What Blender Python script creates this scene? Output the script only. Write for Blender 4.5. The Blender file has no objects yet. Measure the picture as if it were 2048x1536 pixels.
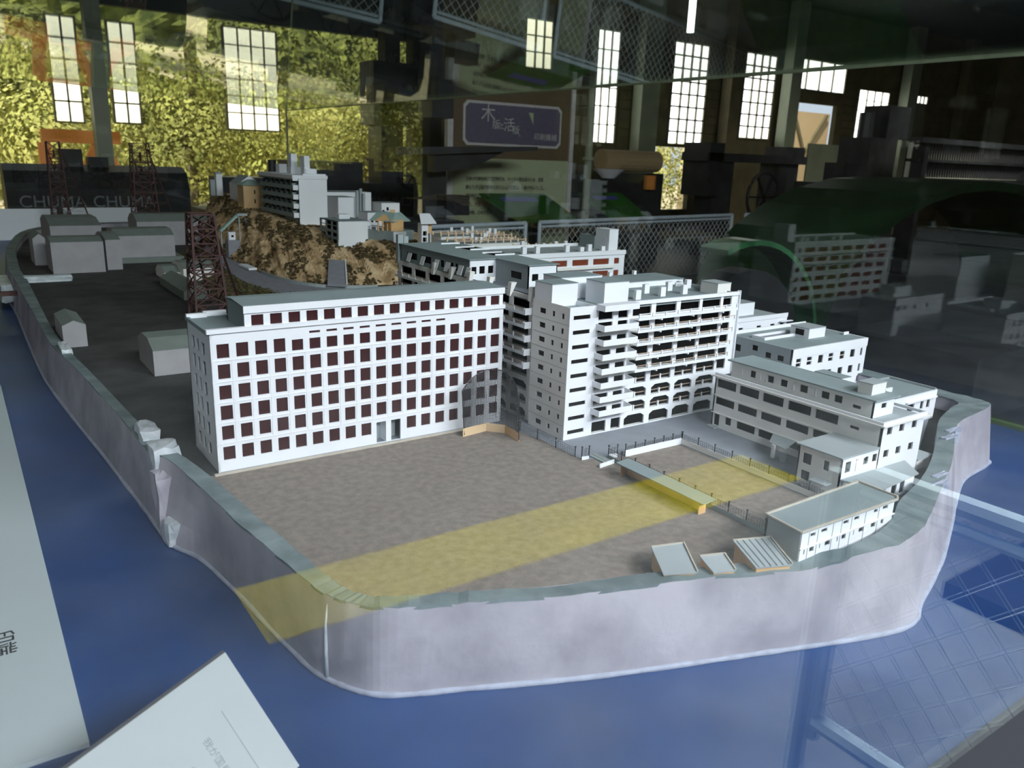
import bpy, bmesh, math, random
from mathutils import Vector, Matrix
random.seed(7)
S = bpy.context.scene
COL = bpy.context.scene.collection
R = math.radians

# ------------------------------------------------------------------ camera
def make_camera():
    f, pitch, roll, yaw = 1592.0, R(15.87), R(2.08), R(35.1)
    h = Vector((math.sin(yaw), math.cos(yaw), 0)); r = Vector((math.cos(yaw), -math.sin(yaw), 0)); up = Vector((0, 0, 1))
    fw = h * math.cos(pitch) - up * math.sin(pitch); u = up * math.cos(pitch) + h * math.sin(pitch)
    c, s = math.cos(roll), math.sin(roll)
    r2 = r * c + u * s; u2 = u * c - r * s
    cam = bpy.data.cameras.new('camera'); o = bpy.data.objects.new('camera', cam); COL.objects.link(o)
    m = Matrix((r2, u2, -fw)).transposed().to_4x4(); m.translation = Vector((0, 0, .62))
    o.matrix_world = m
    cam.sensor_fit = 'HORIZONTAL'; cam.sensor_width = 36; cam.lens = 36 * f / 2048
    cam.dof.use_dof = True; cam.dof.focus_distance = 1.85; cam.dof.aperture_fstop = 7.0
    cam.clip_start = .01; cam.clip_end = 400
    S.camera = o
make_camera()

# ------------------------------------------------------------------ world, sun, daylight, exposure
w = bpy.data.worlds.new('world'); S.world = w; w.use_nodes = True
bg = w.node_tree.nodes['Background']; bg.inputs[0].default_value = (.78, .88, 1, 1); bg.inputs[1].default_value = 1.0
sun = bpy.data.lights.new('sun', 'SUN'); sun.energy = 9.0; sun.angle = R(1.5); sun.color = (1, .95, .84)
so = bpy.data.objects.new('sun', sun); COL.objects.link(so)
so.rotation_euler = Vector((.75, .35, -.85)).to_track_quat('-Z', 'Y').to_euler()
def area(name, loc, tgt, sx, sy, e, col):
    l = bpy.data.lights.new(name, 'AREA'); l.shape = 'RECTANGLE'; l.size = sx; l.size_y = sy; l.energy = e; l.color = col
    o = bpy.data.objects.new(name, l); COL.objects.link(o); o.location = loc
    o.rotation_euler = (Vector(tgt) - Vector(loc)).to_track_quat('-Z', 'Y').to_euler(); return o
area('daylight_front', (1.6, -3.9, 3.75), (1.1, 2.2, 0.1), 5, 1.5, 860, (.92, .955, 1))
lm = area('fence_fill', (3.4, -1.6, 3.3), (1.9, -.5, -.95), 1.4, 1.4, 42, (.95, .97, 1)); lm.data.spread = R(75)  # added fill lamp, brightens the mirrored fence panel and the floor
area('daylight_left', (-6.5, 4.0, 3.4), (1.0, 3.0, 0.1), 5, 1.2, 40, (1, .97, .88))
S.view_settings.view_transform = 'Standard'; S.view_settings.look = 'None'
S.view_settings.gamma = 1; S.view_settings.use_curve_mapping = False
S.view_settings.exposure = 0.0

# ------------------------------------------------------------------ materials
def mat(name, col, rough=.7, metal=0, var=.08, scale=30, bump=0, spec=.5, col2=None, emit=None, es=1, coat=0, bscale=None):
    m = bpy.data.materials.new(name); m.use_nodes = True; nt = m.node_tree; b = nt.nodes['Principled BSDF']
    b.inputs['Roughness'].default_value = rough; b.inputs['Metallic'].default_value = metal
    b.inputs['Specular IOR Level'].default_value = spec; b.inputs['Coat Weight'].default_value = coat
    tc = nt.nodes.new('ShaderNodeTexCoord'); n = nt.nodes.new('ShaderNodeTexNoise'); n.inputs['Scale'].default_value = scale
    n.inputs['Detail'].default_value = 6
    nt.links.new(tc.outputs['Object'], n.inputs['Vector'])
    mx = nt.nodes.new('ShaderNodeMix'); mx.data_type = 'RGBA'
    a = [c * (1 - var) for c in col]; c2 = [min(1, c * (1 + var)) for c in col] if col2 is None else col2
    mx.inputs[6].default_value = (*a, 1); mx.inputs[7].default_value = (*c2, 1)
    rmp = nt.nodes.new('ShaderNodeMapRange'); rmp.inputs[1].default_value = .35; rmp.inputs[2].default_value = .65
    nt.links.new(n.outputs[0], rmp.inputs[0]); nt.links.new(rmp.outputs[0], mx.inputs[0])
    nt.links.new(mx.outputs[2], b.inputs['Base Color'])
    if bump:
        bp = nt.nodes.new('ShaderNodeBump'); bp.inputs['Strength'].default_value = bump; bp.inputs['Distance'].default_value = .002
        n2 = nt.nodes.new('ShaderNodeTexNoise'); n2.inputs['Scale'].default_value = bscale or scale * 6; n2.inputs['Detail'].default_value = 5
        nt.links.new(tc.outputs['Object'], n2.inputs['Vector'])
        nt.links.new(n2.outputs[0], bp.inputs['Height']); nt.links.new(bp.outputs[0], b.inputs['Normal'])
    if emit:
        b.inputs['Emission Color'].default_value = (*emit, 1); b.inputs['Emission Strength'].default_value = es
    return m
M = {}
M['card'] = mat('white_card', (.86, .88, .93), .65, var=.02, scale=12, bump=.05)
M['cardw'] = mat('warm_white_card', (.84, .83, .80), .65, var=.03, scale=14)
M['roof'] = mat('grey_green_roof_card', (.265, .325, .335), .8, var=.06, scale=10, bump=.08)
M['roofl'] = mat('light_grey_roof_card', (.36, .405, .42), .8, var=.05, scale=10)
M['shed'] = mat('painted_grey_shed', (.40, .385, .41), .85, var=.05, scale=20, bump=.1)
M['shedroof'] = mat('painted_green_grey_roof', (.20, .235, .215), .85, var=.06, scale=20, bump=.1)
M['film'] = mat('brown_window_film', (.060, .020, .022), .15, var=.4, scale=9, spec=.35)
M['filmred'] = mat('rust_window_film', (.22, .055, .03), .3, var=.2, scale=20)
M['dark'] = mat('dark_film', (.010, .008, .008), .25, var=.3, scale=8, spec=.05)
M['black'] = mat('black_lining', (.006, .005, .005), .8, spec=0)
M['rail'] = mat('tan_card_rail', (.55, .40, .30), .7, var=.1)
M['sea'] = mat('blue_sea_paint', (.007, .042, .17), .42, var=.1, scale=3, col2=(.012, .060, .23), bump=.1, bscale=14)
M['rim'] = mat('green_rim', (.07, .15, .02), .5)
M['wallout'] = mat('mauve_grey_plaster', (.35, .33, .385), .6, scale=7, col2=(.55, .52, .58), bump=.5, bscale=40)
M['coping'] = mat('green_grey_coping', (.13, .175, .185), .7, scale=16, col2=(.22, .275, .285), bump=.4, bscale=60)
M['foam'] = mat('pale_foam_line', (.38, .41, .52), .6, var=.12, scale=40, bump=.4)
M['lump'] = mat('pale_plaster_lump', (.50, .56, .60), .45, scale=25, col2=(.72, .76, .80), bump=.8, bscale=60)
M['field'] = mat('brown_grit_field', (.228, .190, .162), .95, scale=60, col2=(.285, .236, .200), bump=.8, bscale=420)
M['apron'] = mat('blue_grey_apron', (.24, .26, .30), .85, var=.06, scale=20)
M['plateau'] = mat('dark_slag_ground', (.035, .034, .034), .95, scale=10, col2=(.062, .060, .058), bump=.4, bscale=200)
M['kerb'] = mat('pale_card_edge', (.55, .50, .42), .8)
M['wood'] = mat('orange_balsa', (.72, .42, .17), .65, scale=8, col2=(.80, .52, .26))
M['woodl'] = mat('pale_balsa', (.82, .60, .36), .65, scale=8, col2=(.88, .68, .44))
M['steel'] = mat('rust_brown_steel', (.085, .038, .036), .7, var=.25, scale=60)
M['wire'] = mat('dark_wire', (.03, .03, .035), .35, metal=.6)
M['tinsel'] = mat('silver_mesh', (.42, .42, .44), .35, metal=.7)
M['ochre'] = mat('ochre_card', (.72, .50, .27), .75, scale=12)
M['teal'] = mat('pale_teal_card', (.33, .45, .42), .8)
M['scrub'] = mat('brown_green_scrub', (.075, .052, .022), .95, scale=30, col2=(.16, .115, .05))
M['scrubg'] = mat('olive_scrub', (.05, .055, .02), .95, scale=30, col2=(.13, .10, .04))
M['slab'] = mat('grey_card_slab', (.27, .27, .31), .8)
M['paper'] = mat('white_paper', (.50, .57, .59), .6, var=.02, scale=4)
M['ink'] = mat('black_ink', (.03, .03, .035), .6)
M['inkg'] = mat('grey_ink', (.25, .28, .30), .6)
M['paperb'] = mat('caption_paper', (.40, .44, .45), .7, var=.02, scale=4)
M['white'] = mat('white_board', (.86, .90, .94), .5, var=.01)
M['fence'] = mat('pale_blue_painted_steel', (.62, .74, .80), .45, var=.06, scale=8)
M['chain'] = mat('galvanised_chain_link', (.60, .66, .66), .5)
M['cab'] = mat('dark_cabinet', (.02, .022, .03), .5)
M['floor'] = mat('concrete_floor', (.13, .145, .155), .6, scale=2.5, col2=(.24, .26, .275), bump=.05)
M['yellow'] = mat('yellow_floor_paint', (.80, .66, .03), .6, var=.1, scale=3)
M['board'] = mat('olive_brown_boards', (.085, .075, .035), .8, scale=3, col2=(.13, .105, .05))
M['post'] = mat('pale_green_post', (.22, .25, .17), .6, var=.12, scale=2)
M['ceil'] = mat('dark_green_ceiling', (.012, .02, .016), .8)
M['iron'] = mat('dark_machine_iron', (.018, .021, .024), .5, var=.4, scale=5)
M['irong'] = mat('dark_green_enamel', (.012, .035, .014), .35, var=.3, scale=3)
M['greenb'] = mat('bright_green_enamel', (.03, .12, .05), .35, var=.4, scale=5)
M['mortar'] = mat('window_bar', (.16, .15, .10), .6)
M['lit'] = mat('daylit_pane', (.9, .9, .85), .4, emit=(1, .98, .92), es=4.5)
M['lity'] = mat('daylit_pane_warm', (.9, .85, .6), .4, emit=(1, .92, .68), es=2.6)
M['leaf'] = mat('yellow_green_leaves', (.30, .32, .06), .8, scale=.7, col2=(.50, .47, .14))
M['leafb'] = mat('dark_green_leaves', (.16, .17, .035), .8, scale=1.0, col2=(.32, .32, .07))
M['hillleaf'] = mat('wooded_slope', (.07, .09, .015), .9, scale=1.6, col2=(.42, .43, .10), bump=.9, bscale=9)
M['orange'] = mat('orange_paint', (.80, .30, .05), .5)
M['pbrown'] = mat('poster_brown', (.10, .07, .035), .6)
M['pviolet'] = mat('poster_violet', (.095, .085, .135), .6)
M['pcream'] = mat('poster_cream', (.34, .39, .23), .6, var=.03)
M['pline'] = mat('poster_line', (.45, .45, .42), .6)
M['pgreen'] = mat('display_board_green', (.012, .05, .012), .25, scale=2, col2=(.03, .13, .02))
M['pblue'] = mat('label_blue', (.05, .06, .22), .5)
M['pinkw'] = mat('cream_thread', (.62, .62, .48), .7)
M['stone'] = mat('tan_stone', (.55, .45, .28), .8, scale=6, bump=.5)
M['tan'] = mat('tan_board', (.40, .29, .16), .7)
M['red'] = mat('brown_red_panel', (.07, .03, .03), .4)
M['led'] = mat('green_lamp', (.1, .8, .05), .4, emit=(.25, 1, .05), es=3)
M['tube'] = mat('lamp_tube', (.9, .95, .9), .4, emit=(.95, 1, .95), es=5)

def glass_mat(name, tint=(.90, .95, .93)):
    m = bpy.data.materials.new(name); m.use_nodes = True; nt = m.node_tree; nt.nodes.clear()
    out = nt.nodes.new('ShaderNodeOutputMaterial'); mix = nt.nodes.new('ShaderNodeMixShader')
    tr = nt.nodes.new('ShaderNodeBsdfTransparent'); tr.inputs[0].default_value = (*tint, 1)
    gl = nt.nodes.new('ShaderNodeBsdfGlossy'); gl.inputs['Roughness'].default_value = 0.003; gl.inputs[0].default_value = (.95, 1, .97, 1)
    fr = nt.nodes.new('ShaderNodeFresnel'); geo = nt.nodes.new('ShaderNodeNewGeometry')
    mr = nt.nodes.new('ShaderNodeMapRange'); mr.inputs[3].default_value = 1.55; mr.inputs[4].default_value = 1 / 1.55
    nt.links.new(geo.outputs['Backfacing'], mr.inputs[0]); nt.links.new(mr.outputs[0], fr.inputs['IOR'])
    nt.links.new(fr.outputs[0], mix.inputs[0]); nt.links.new(tr.outputs[0], mix.inputs[1]); nt.links.new(gl.outputs[0], mix.inputs[2])
    nt.links.new(mix.outputs[0], out.inputs[0]); return m
M['glass'] = glass_mat('case_glass', (.975, .985, .985))
M['glasstop'] = glass_mat('case_top_glass', (.955, .985, .965))
M['glassedge'] = mat('glass_edge', (.30, .34, .22), .3)

def rock_mat():
    m = bpy.data.materials.new('tan_rock'); m.use_nodes = True; nt = m.node_tree; b = nt.nodes['Principled BSDF']
    b.inputs['Roughness'].default_value = .9
    tc = nt.nodes.new('ShaderNodeTexCoord')
    mp = nt.nodes.new('ShaderNodeMapping'); mp.inputs['Rotation'].default_value = (R(20), R(-38), 0); mp.inputs['Scale'].default_value = (9, 9, 2.2)
    nt.links.new(tc.outputs['Object'], mp.inputs[0])
    n = nt.nodes.new('ShaderNodeTexNoise'); n.inputs['Scale'].default_value = 1.6; n.inputs['Detail'].default_value = 5
    nt.links.new(mp.outputs[0], n.inputs['Vector'])
    cr = nt.nodes.new('ShaderNodeValToRGB'); e = cr.color_ramp.elements
    e[0].position = .26; e[0].color = (.09, .055, .022, 1); e[1].position = .66; e[1].color = (.78, .58, .35, 1)
    k = e.new(.40); k.color = (.44, .29, .145, 1); k = e.new(.55); k.color = (.64, .455, .26, 1)
    nt.links.new(n.outputs[0], cr.inputs[0]); nt.links.new(cr.outputs[0], b.inputs['Base Color'])
    bp = nt.nodes.new('ShaderNodeBump'); bp.inputs['Strength'].default_value = .5; bp.inputs['Distance'].default_value = .006
    nt.links.new(n.outputs[0], bp.inputs['Height']); nt.links.new(bp.outputs[0], b.inputs['Normal'])
    return m
M['rock'] = rock_mat()

# ------------------------------------------------------------------ builders
class MB:
    def __init__(s): s.v = []; s.f = []
    def quad(s, *p):
        i = len(s.v); s.v += [tuple(q) for q in p]; s.f.append(tuple(range(i, i + len(p)))); return s
    def hexa(s, b, t):
        i = len(s.v); n = len(b); s.v += [tuple(q) for q in b] + [tuple(q) for q in t]
        s.f.append(tuple(range(i + n - 1, i - 1, -1))); s.f.append(tuple(range(i + n, i + 2 * n)))
        for k in range(n):
            l = (k + 1) % n; s.f.append((i + k, i + l, i + n + l, i + n + k))
        return s
    def box(s, x0, x1, y0, y1, z0, z1):
        if x0 > x1: x0, x1 = x1, x0
        if y0 > y1: y0, y1 = y1, y0
        q = [(x0, y0), (x1, y0), (x1, y1), (x0, y1)]
        return s.prism(q, z0, z1)
    def prism(s, poly, z0, z1):
        a = sum(poly[k][0] * poly[(k + 1) % len(poly)][1] - poly[(k + 1) % len(poly)][0] * poly[k][1] for k in range(len(poly)))
        if a < 0: poly = poly[::-1]
        return s.hexa([(x, y, z0) for x, y in poly], [(x, y, z1) for x, y in poly])
    def bar(s, p, q, w=.003, h=None):
        p, q = Vector(p), Vector(q); d = (q - p)
        if d.length < 1e-9: return s
        d.normalize(); up = Vector((0, 0, 1)) if abs(d.z) < .95 else Vector((1, 0, 0))
        a = d.cross(up).normalized(); b = a.cross(d).normalized(); h = h or w
        c = [a * (w / 2) * i + b * (h / 2) * j for i, j in ((-1, -1), (1, -1), (1, 1), (-1, 1))]
        return s.hexa([p + k for k in c], [q + k for k in c])
    def tube(s, pts, r, n=6):
        pts = [Vector(p) for p in pts]; i0 = len(s.v)
        for k, p in enumerate(pts):
            d = (pts[min(k + 1, len(pts) - 1)] - pts[max(k - 1, 0)]).normalized()
            up = Vector((0, 0, 1)) if abs(d.z) < .9 else Vector((1, 0, 0)); a = d.cross(up).normalized(); b = a.cross(d)
            rr = r[k] if isinstance(r, (list, tuple)) else r
            for j in range(n):
                t = 2 * math.pi * j / n; s.v.append(tuple(p + a * math.cos(t) * rr + b * math.sin(t) * rr))
        for k in range(len(pts) - 1):
            for j in range(n):
                l = (j + 1) % n; a0 = i0 + k * n; s.f.append((a0 + j, a0 + l, a0 + n + l, a0 + n + j))
        s.f.append(tuple(range(i0 + n - 1, i0 - 1, -1))); s.f.append(tuple(range(i0 + (len(pts) - 1) * n, i0 + len(pts) * n)))
        return s
    def mesh(s, name, m):
        me = bpy.data.meshes.new(name); me.from_pydata(s.v, [], s.f); me.update()
        if m: me.materials.append(M[m] if isinstance(m, str) else m)
        return me
    def build(s, name, m, parent=None, smooth=False):
        me = s.mesh(name, m); o = bpy.data.objects.new(name, me); COL.objects.link(o)
        if smooth:
            for p in me.polygons: p.use_smooth = True
        if parent: o.parent = parent
        return o
def inst(me, name, parent, loc, rz=0):
    o = bpy.data.objects.new(name, me); COL.objects.link(o); o.parent = parent; o.location = loc; o.rotation_euler.z = rz; return o
def tag(o, label, cat, group=None, kind=None):
    if label: o['label'] = label
    if cat: o['category'] = cat
    if group: o['group'] = group
    if kind: o['kind'] = kind
    return o
def thing(name, label, cat, group=None):
    o = bpy.data.objects.new(name, None); COL.objects.link(o); o.empty_display_size = .02
    return tag(o, label, cat, group)
def rebase(root):
    """move the Empty to the base centre of its parts"""
    bpy.context.view_layer.update()
    lo = Vector((1e9,) * 3); hi = Vector((-1e9,) * 3)
    for c in root.children:
        if c.type != 'MESH': continue
        for b in c.bound_box:
            p = c.matrix_world @ Vector(b); lo = Vector(map(min, lo, p)); hi = Vector(map(max, hi, p))
    if lo.x > hi.x: return root
    base = Vector(((lo.x + hi.x) / 2, (lo.y + hi.y) / 2, lo.z))
    for c in root.children: c.location = c.location - base
    root.location = base; return root
def struct(o): o['kind'] = 'structure'; return o

def holed(mb, o, d, L, z0, z1, holes, t=.003, cham=0):
    """card wall along direction d from o, s in 0..L, outer face on the right-hand side (d x up), rectangular holes cut through"""
    d = Vector((d[0], d[1], 0)).normalized(); nin = Vector((-d.y, d.x, 0)); o = Vector((o[0], o[1], 0))
    ss = sorted(set([0, L] + [round(h[0], 5) for h in holes] + [round(h[1], 5) for h in holes]))
    zz = sorted(set([z0, z1] + [round(h[2], 5) for h in holes] + [round(h[3], 5) for h in holes]))
    ss = [s for s in ss if -1e-6 <= s <= L + 1e-6]; zz = [z for z in zz if z0 - 1e-6 <= z <= z1 + 1e-6]
    def P(s, z, i): return o + d * s + nin * (t * i) + Vector((0, 0, z))
    F = [[not any(h[0] - 1e-6 < (ss[a] + ss[a + 1]) / 2 < h[1] + 1e-6 and h[2] - 1e-6 < (zz[b] + zz[b + 1]) / 2 < h[3] + 1e-6 for h in holes)
          for b in range(len(zz) - 1)] for a in range(len(ss) - 1)]
    # merge rows fully filled
    na, nb = len(ss) - 1, len(zz) - 1
    for b in range(nb):
        a = 0
        while a < na:
            if not F[a][b]: a += 1; continue
            e = a
            while e + 1 < na and F[e + 1][b]: e += 1
            s0, s1, c0, c1 = ss[a], ss[e + 1], zz[b], zz[b + 1]
            mb.quad(P(s0, c0, 0), P(s1, c0, 0), P(s1, c1, 0), P(s0, c1, 0))
            mb.quad(P(s1, c0, 1), P(s0, c0, 1), P(s0, c1, 1), P(s1, c1, 1))
            mb.quad(P(s0, c0, 1), P(s0, c0, 0), P(s0, c1, 0), P(s0, c1, 1))
            mb.quad(P(s1, c0, 0), P(s1, c0, 1), P(s1, c1, 1), P(s1, c1, 0))
            a = e + 1
        for a in range(na):
            if F[a][b]:
                if b == nb - 1 or not F[a][b + 1]:
                    z = zz[b + 1]; mb.quad(P(ss[a], z, 0), P(ss[a + 1], z, 0), P(ss[a + 1], z, 1), P(ss[a], z, 1))
                if b == 0 or not F[a][b - 1]:
                    z = zz[b]; mb.quad(P(ss[a], z, 1), P(ss[a + 1], z, 1), P(ss[a + 1], z, 0), P(ss[a], z, 0))
    if cham:
        for h in holes:
            if len(h) > 4 and h[4]:
                for sg, sx in ((1, h[0]), (-1, h[1])):
                    A, B, C_ = (sx, h[3]), (sx + sg * cham, h[3]), (sx, h[3] - cham * .62)
                    tri = [A, B, C_] if sg < 0 else [A, C_, B]
                    mb.hexa([P(*q, 1) for q in tri], [P(*q, 0) for q in tri])
    return mb
PM = {}
def pane_at(parent, o, d, s0, s1, z0, z1, m, depth=.0025, name='window_pane'):
    d = Vector((d[0], d[1], 0)).normalized(); nin = Vector((-d.y, d.x, 0))
    key = (round(s1 - s0, 3), round(z1 - z0, 3), m, name)
    if key not in PM:
        PM[key] = MB().box(-(s1 - s0) / 2 - .0006, (s1 - s0) / 2 + .0006, 0, .0006, -.0006, z1 - z0 + .0006).mesh(name, m)
    p = Vector((o[0], o[1], 0)) + d * ((s0 + s1) / 2) + nin * depth
    return inst(PM[key], name, parent, (p.x, p.y, z0), math.atan2(d.y, d.x))
def facade(root, o, d, L, z0, z1, holes, m='card', pane=None, t=.003, cham=0, name='facade', backing=None):
    mb = MB(); holed(mb, o, d, L, z0, z1, holes, t, cham); f = mb.build(name, m, root)
    if pane:
        for h in holes: pane_at(root, o, d, h[0], h[1], h[2], h[3], pane, depth=t * .8)
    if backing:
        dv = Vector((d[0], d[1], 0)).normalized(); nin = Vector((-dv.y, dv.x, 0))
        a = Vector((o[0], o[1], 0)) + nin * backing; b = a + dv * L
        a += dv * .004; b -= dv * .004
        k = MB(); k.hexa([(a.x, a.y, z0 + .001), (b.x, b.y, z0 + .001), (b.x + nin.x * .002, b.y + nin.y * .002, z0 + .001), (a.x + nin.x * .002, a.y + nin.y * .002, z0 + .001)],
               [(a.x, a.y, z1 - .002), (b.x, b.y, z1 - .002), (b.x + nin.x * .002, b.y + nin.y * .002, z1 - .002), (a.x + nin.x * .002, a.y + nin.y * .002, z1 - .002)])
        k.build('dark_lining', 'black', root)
    return f

# ================================================================== the hall (setting)
FZ = -.95
struct(MB().box(-9, 25, -9, 12.2, FZ - .1, FZ).build('floor', 'cab'))  # near-black colour holds the shade on the floor beyond the case
struct(MB().box(-8.8, 24.8, -8.8, .36, FZ, FZ + .002).build('floor_lit', 'floor'))  # same concrete floor, left pale on the daylit side
yl = MB().box(.68, 3.5, -1.93, -1.53, FZ + .002, FZ + .004).build('trim_1', 'yellow'); struct(yl)
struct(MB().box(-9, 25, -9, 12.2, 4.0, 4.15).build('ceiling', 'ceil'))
struct(MB().box(24.8, 25, -9, 12.2, FZ, 4.0).build('wall_right', 'board'))
struct(MB().box(-9, -8.8, -9, 12.2, FZ, 4.0).build('wall_left', 'board'))
struct(MB().box(-8.8, 24.8, -9, -8.8, FZ, 4.0).build('wall_front', 'board'))
# back wall at y = 12, with tall windows, a doorway, and an open left half under high windows
def win(n, x0, x1, z0, z1, nx, nz, m='lit', bars=.02):
    t = bpy.data.objects.new('window_%d' % n, None); COL.objects.link(t); t['kind'] = 'structure'; t.location = ((x0 + x1) / 2, 12, z0)
    fr = MB(); fr.box(x0 - .015, x0, 11.95, 12.05, z0 - .015, z1 + .015).box(x1, x1 + .015, 11.95, 12.05, z0 - .015, z1 + .015)
    fr.box(x0, x1, 11.95, 12.05, z0 - .015, z0).box(x0, x1, 11.95, 12.05, z1, z1 + .015)
    for i in range(1, nx): fr.box(x0 + (x1 - x0) * i / nx - bars / 2, x0 + (x1 - x0) * i / nx + bars / 2, 11.93, 11.99, z0, z1)
    for i in range(1, nz): fr.box(x0, x1, 11.93, 11.99, z0 + (z1 - z0) * i / nz - bars / 2, z0 + (z1 - z0) * i / nz + bars / 2)
    f = fr.build('window_frame', 'mortar', t); f.location = -t.location
    dx, dz = (x1 - x0) / nx, (z1 - z0) / nz
    me = MB().box(bars / 2, dx - bars / 2, 0, .008, bars / 2, dz - bars / 2).mesh('window_pane', m)
    for i in range(nx):
        for k in range(nz): inst(me, 'window_pane', t, (x0 + dx * i - t.location.x, -.03, dz * k))
    return t
holesw = [(9.97, 10.56, .95, 2.9), (12.0, 12.95, 1.0, 2.9), (14.1, 15.07, 1.2, 2.9), (15.65, 17.6, 2.33, 2.95), (15.72, 17.5, FZ, 2.05), (18.25, 19.5, 1.08, 2.47), (20.4, 21.25, 2.33, 2.5), (11.4, 12.75, -.3, .94), (8.45, 9.0, 1.6, 2.9)]
holes0 = [(a - 6.6, b - 6.6, c, d) for a, b, c, d in holesw]
mb = MB(); holed(mb, (6.6, 12), (1, 0), 18.4, FZ, 4.0, holes0, .12); struct(mb.build('wall_back', 'board'))
win(1, 8.45, 9.0, 1.6, 2.9, 3, 5, 'lity'); win(2, 9.97, 10.56, .95, 2.9, 3, 6); win(3, 12.0, 12.95, 1.0, 2.9, 4, 8, 'lit', .03)
win(4, 14.1, 15.07, 1.2, 2.9, 4, 7, 'lit', .03); win(5, 15.65, 17.6, 2.33, 2.95, 4, 1, 'lit', .03); win(6, 18.25, 19.5, 1.08, 2.47, 4, 6, 'lit', .012)
win(7, 20.4, 21.25, 2.33, 2.5, 5, 1, 'lit')
win(8, 1.25, 1.56, .86, 2.1, 2, 5, 'lity'); win(9, 1.93, 2.24, .88, 2.1, 2, 5, 'lity'); win(10, 3.38, 4.1, .87, 2.2, 4, 6, 'lity', .015)
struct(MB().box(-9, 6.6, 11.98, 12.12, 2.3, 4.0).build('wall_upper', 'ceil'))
n = 2
for x, wd, m in ((6.35, .5, 'iron'), (1.72, .18, 'post'), (11.1, .45, 'post'), (13.45, .3, 'board'), (15.35, .35, 'post'), (19.95, .4, 'post'), (22.6, .35, 'board'), (5.75, .25, 'iron')):
    k = MB(); k.box(x - wd / 2, x + wd / 2, 11.6, 11.85, FZ, 4); k.box(x - wd / 2 - .05, x + wd / 2 + .05, 11.58, 11.87, FZ, FZ + .25)
    struct(k.build('trim_%d' % n, m)); n += 1
for i in range(11):   # horizontal cladding boards on the back wall where they can be told apart
    pass
k = MB()
for i in range(22):
    z = -.8 + i * .17
    for a, b in ((6.7, 8.4), (9.05, 9.9), (10.65, 11.35), (13.0, 14.02), (17.7, 18.15), (19.6, 20.3), (21.4, 24.6)):
        k.box(a, b, 11.965, 12.0, z, z + .15)
o = k.build('trim_20', 'board'); struct(o)

struct(MB().box(-8.8, -1.3, 11.9, 12.15, FZ, 4.0).build('wall_back', 'board'))
# outside
struct(MB().box(-25, 45, 12.2, 60, FZ - .25, FZ - .02).build('ground_outside', 'stone'))
def tree(x, y, r, h, name, label, m='leaf', n=5200, zb=None, trunk=True):
    t = thing(name, label, 'tree' if trunk else 'bush'); rnd = random.Random(int(x * 31 + y * 17))
    zb = FZ - .02 if zb is None else zb
    if trunk:
        MB().tube([(x, y, zb), (x + .1, y, zb + h * .3), (x - .05, y + .1, zb + h * .7)], [.14, .11, .05], 7).build('trunk', 'board', t)
    mb = MB(); blobs = []
    for i in range(9):
        a = rnd.uniform(0, 6.28); q = rnd.uniform(0, .62) * r
        blobs.append(Vector((x + math.cos(a) * q, y + math.sin(a) * q, zb + h * rnd.uniform(.28 if trunk else .1, .85))))
    for i in range(n):
        c = rnd.choice(blobs); u = Vector((rnd.gauss(0, 1), rnd.gauss(0, 1), rnd.gauss(0, 1))).normalized()
        p = c + u * r * .48 * rnd.uniform(.8, 1.05); s = r * rnd.uniform(.018, .042)
        a = u.cross(Vector((rnd.gauss(0, 1), rnd.gauss(0, 1), rnd.gauss(0, 1)))).normalized(); b = (a.cross(u) + u * rnd.uniform(-.6, .6)).normalized()
        mb.quad(p - a * s, p - b * s * .6, p + a * s, p + b * s * .6)
    f = mb.build('foliage', m, t); f['kind'] = 'stuff'; rebase(t); return t
tl = [(-3.0, 17, 1.9, 3.6, 'leaf', 'pale yellow-green tree at the far left outside the hall'), (-.6, 18.5, 2.1, 3.4, 'leaf', 'yellow-green tree outside behind the orange digger'),
      (1.9, 17.5, 1.7, 3.0, 'leaf', 'yellow-green tree outside behind the tall rusty headframe'), (4.2, 18, 1.8, 3.1, 'leafb', 'olive tree outside right of the tall rusty headframe'),
      (6.2, 17.2, 1.7, 3.2, 'leaf', 'yellow-green tree outside behind the white hilltop block'), (8.3, 18.2, 1.8, 3.0, 'leafb', 'dark olive tree outside left of the brown exhibition poster'),
      (10.3, 19, 1.8, 2.8, 'leafb', 'dark tree outside, rightmost beyond the open hall side'), (1.5, 23, 3.2, 5.0, 'leafb', 'large dark tree at the back of the yard'),
      (7.5, 24, 3.4, 5.2, 'leafb', 'large olive tree at the back right of the yard'), (-5, 24, 3.4, 5.4, 'leaf', 'large pale tree at the back left of the yard'), (12, 25, 3.4, 5, 'leafb', 'large dark tree seen at the back, far right of the yard')]
for x, y, r, h, m, lb in tl: tree(x, y, r, h, 'tree', lb, m)
tree(14.7, 14.7, 1.25, 2.4, 'sunlit_bush', 'bright green sunlit bush seen through the low opening under a tall window', 'leaf', 3500, zb=-.75, trunk=False)
tree(18.2, 16.5, .9, 1.2, 'garden_bush', 'yellow-green bush outside the doorway above the stone wall', 'leaf', 1500, zb=1.0, trunk=False)
t = thing('stone_wall', 'tan rubble stone wall outside the doorway', 'wall'); rnd = random.Random(3)
MB().box(16.5, 20.5, 15.6, 15.9, FZ, 1.5).build('core', 'stone', t)
for r_ in range(7):
    x = 16.5
    while x < 20.3:
        wd = rnd.uniform(.28, .45); MB().box(x + .02, min(20.5, x + wd) - .02, 15.5, 15.62, -.6 + r_ * .3 + .015, -.6 + r_ * .3 + .285).build('stone', 'stone', t); x += wd
rebase(t)
t = thing('timber_gate', 'tan board gate with two crossing braces outside the doorway', 'gate')
MB().box(18.3, 20.0, 13.9, 13.95, 1.2 - 1.5, 2.05).build('panel', 'tan', t)
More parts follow.
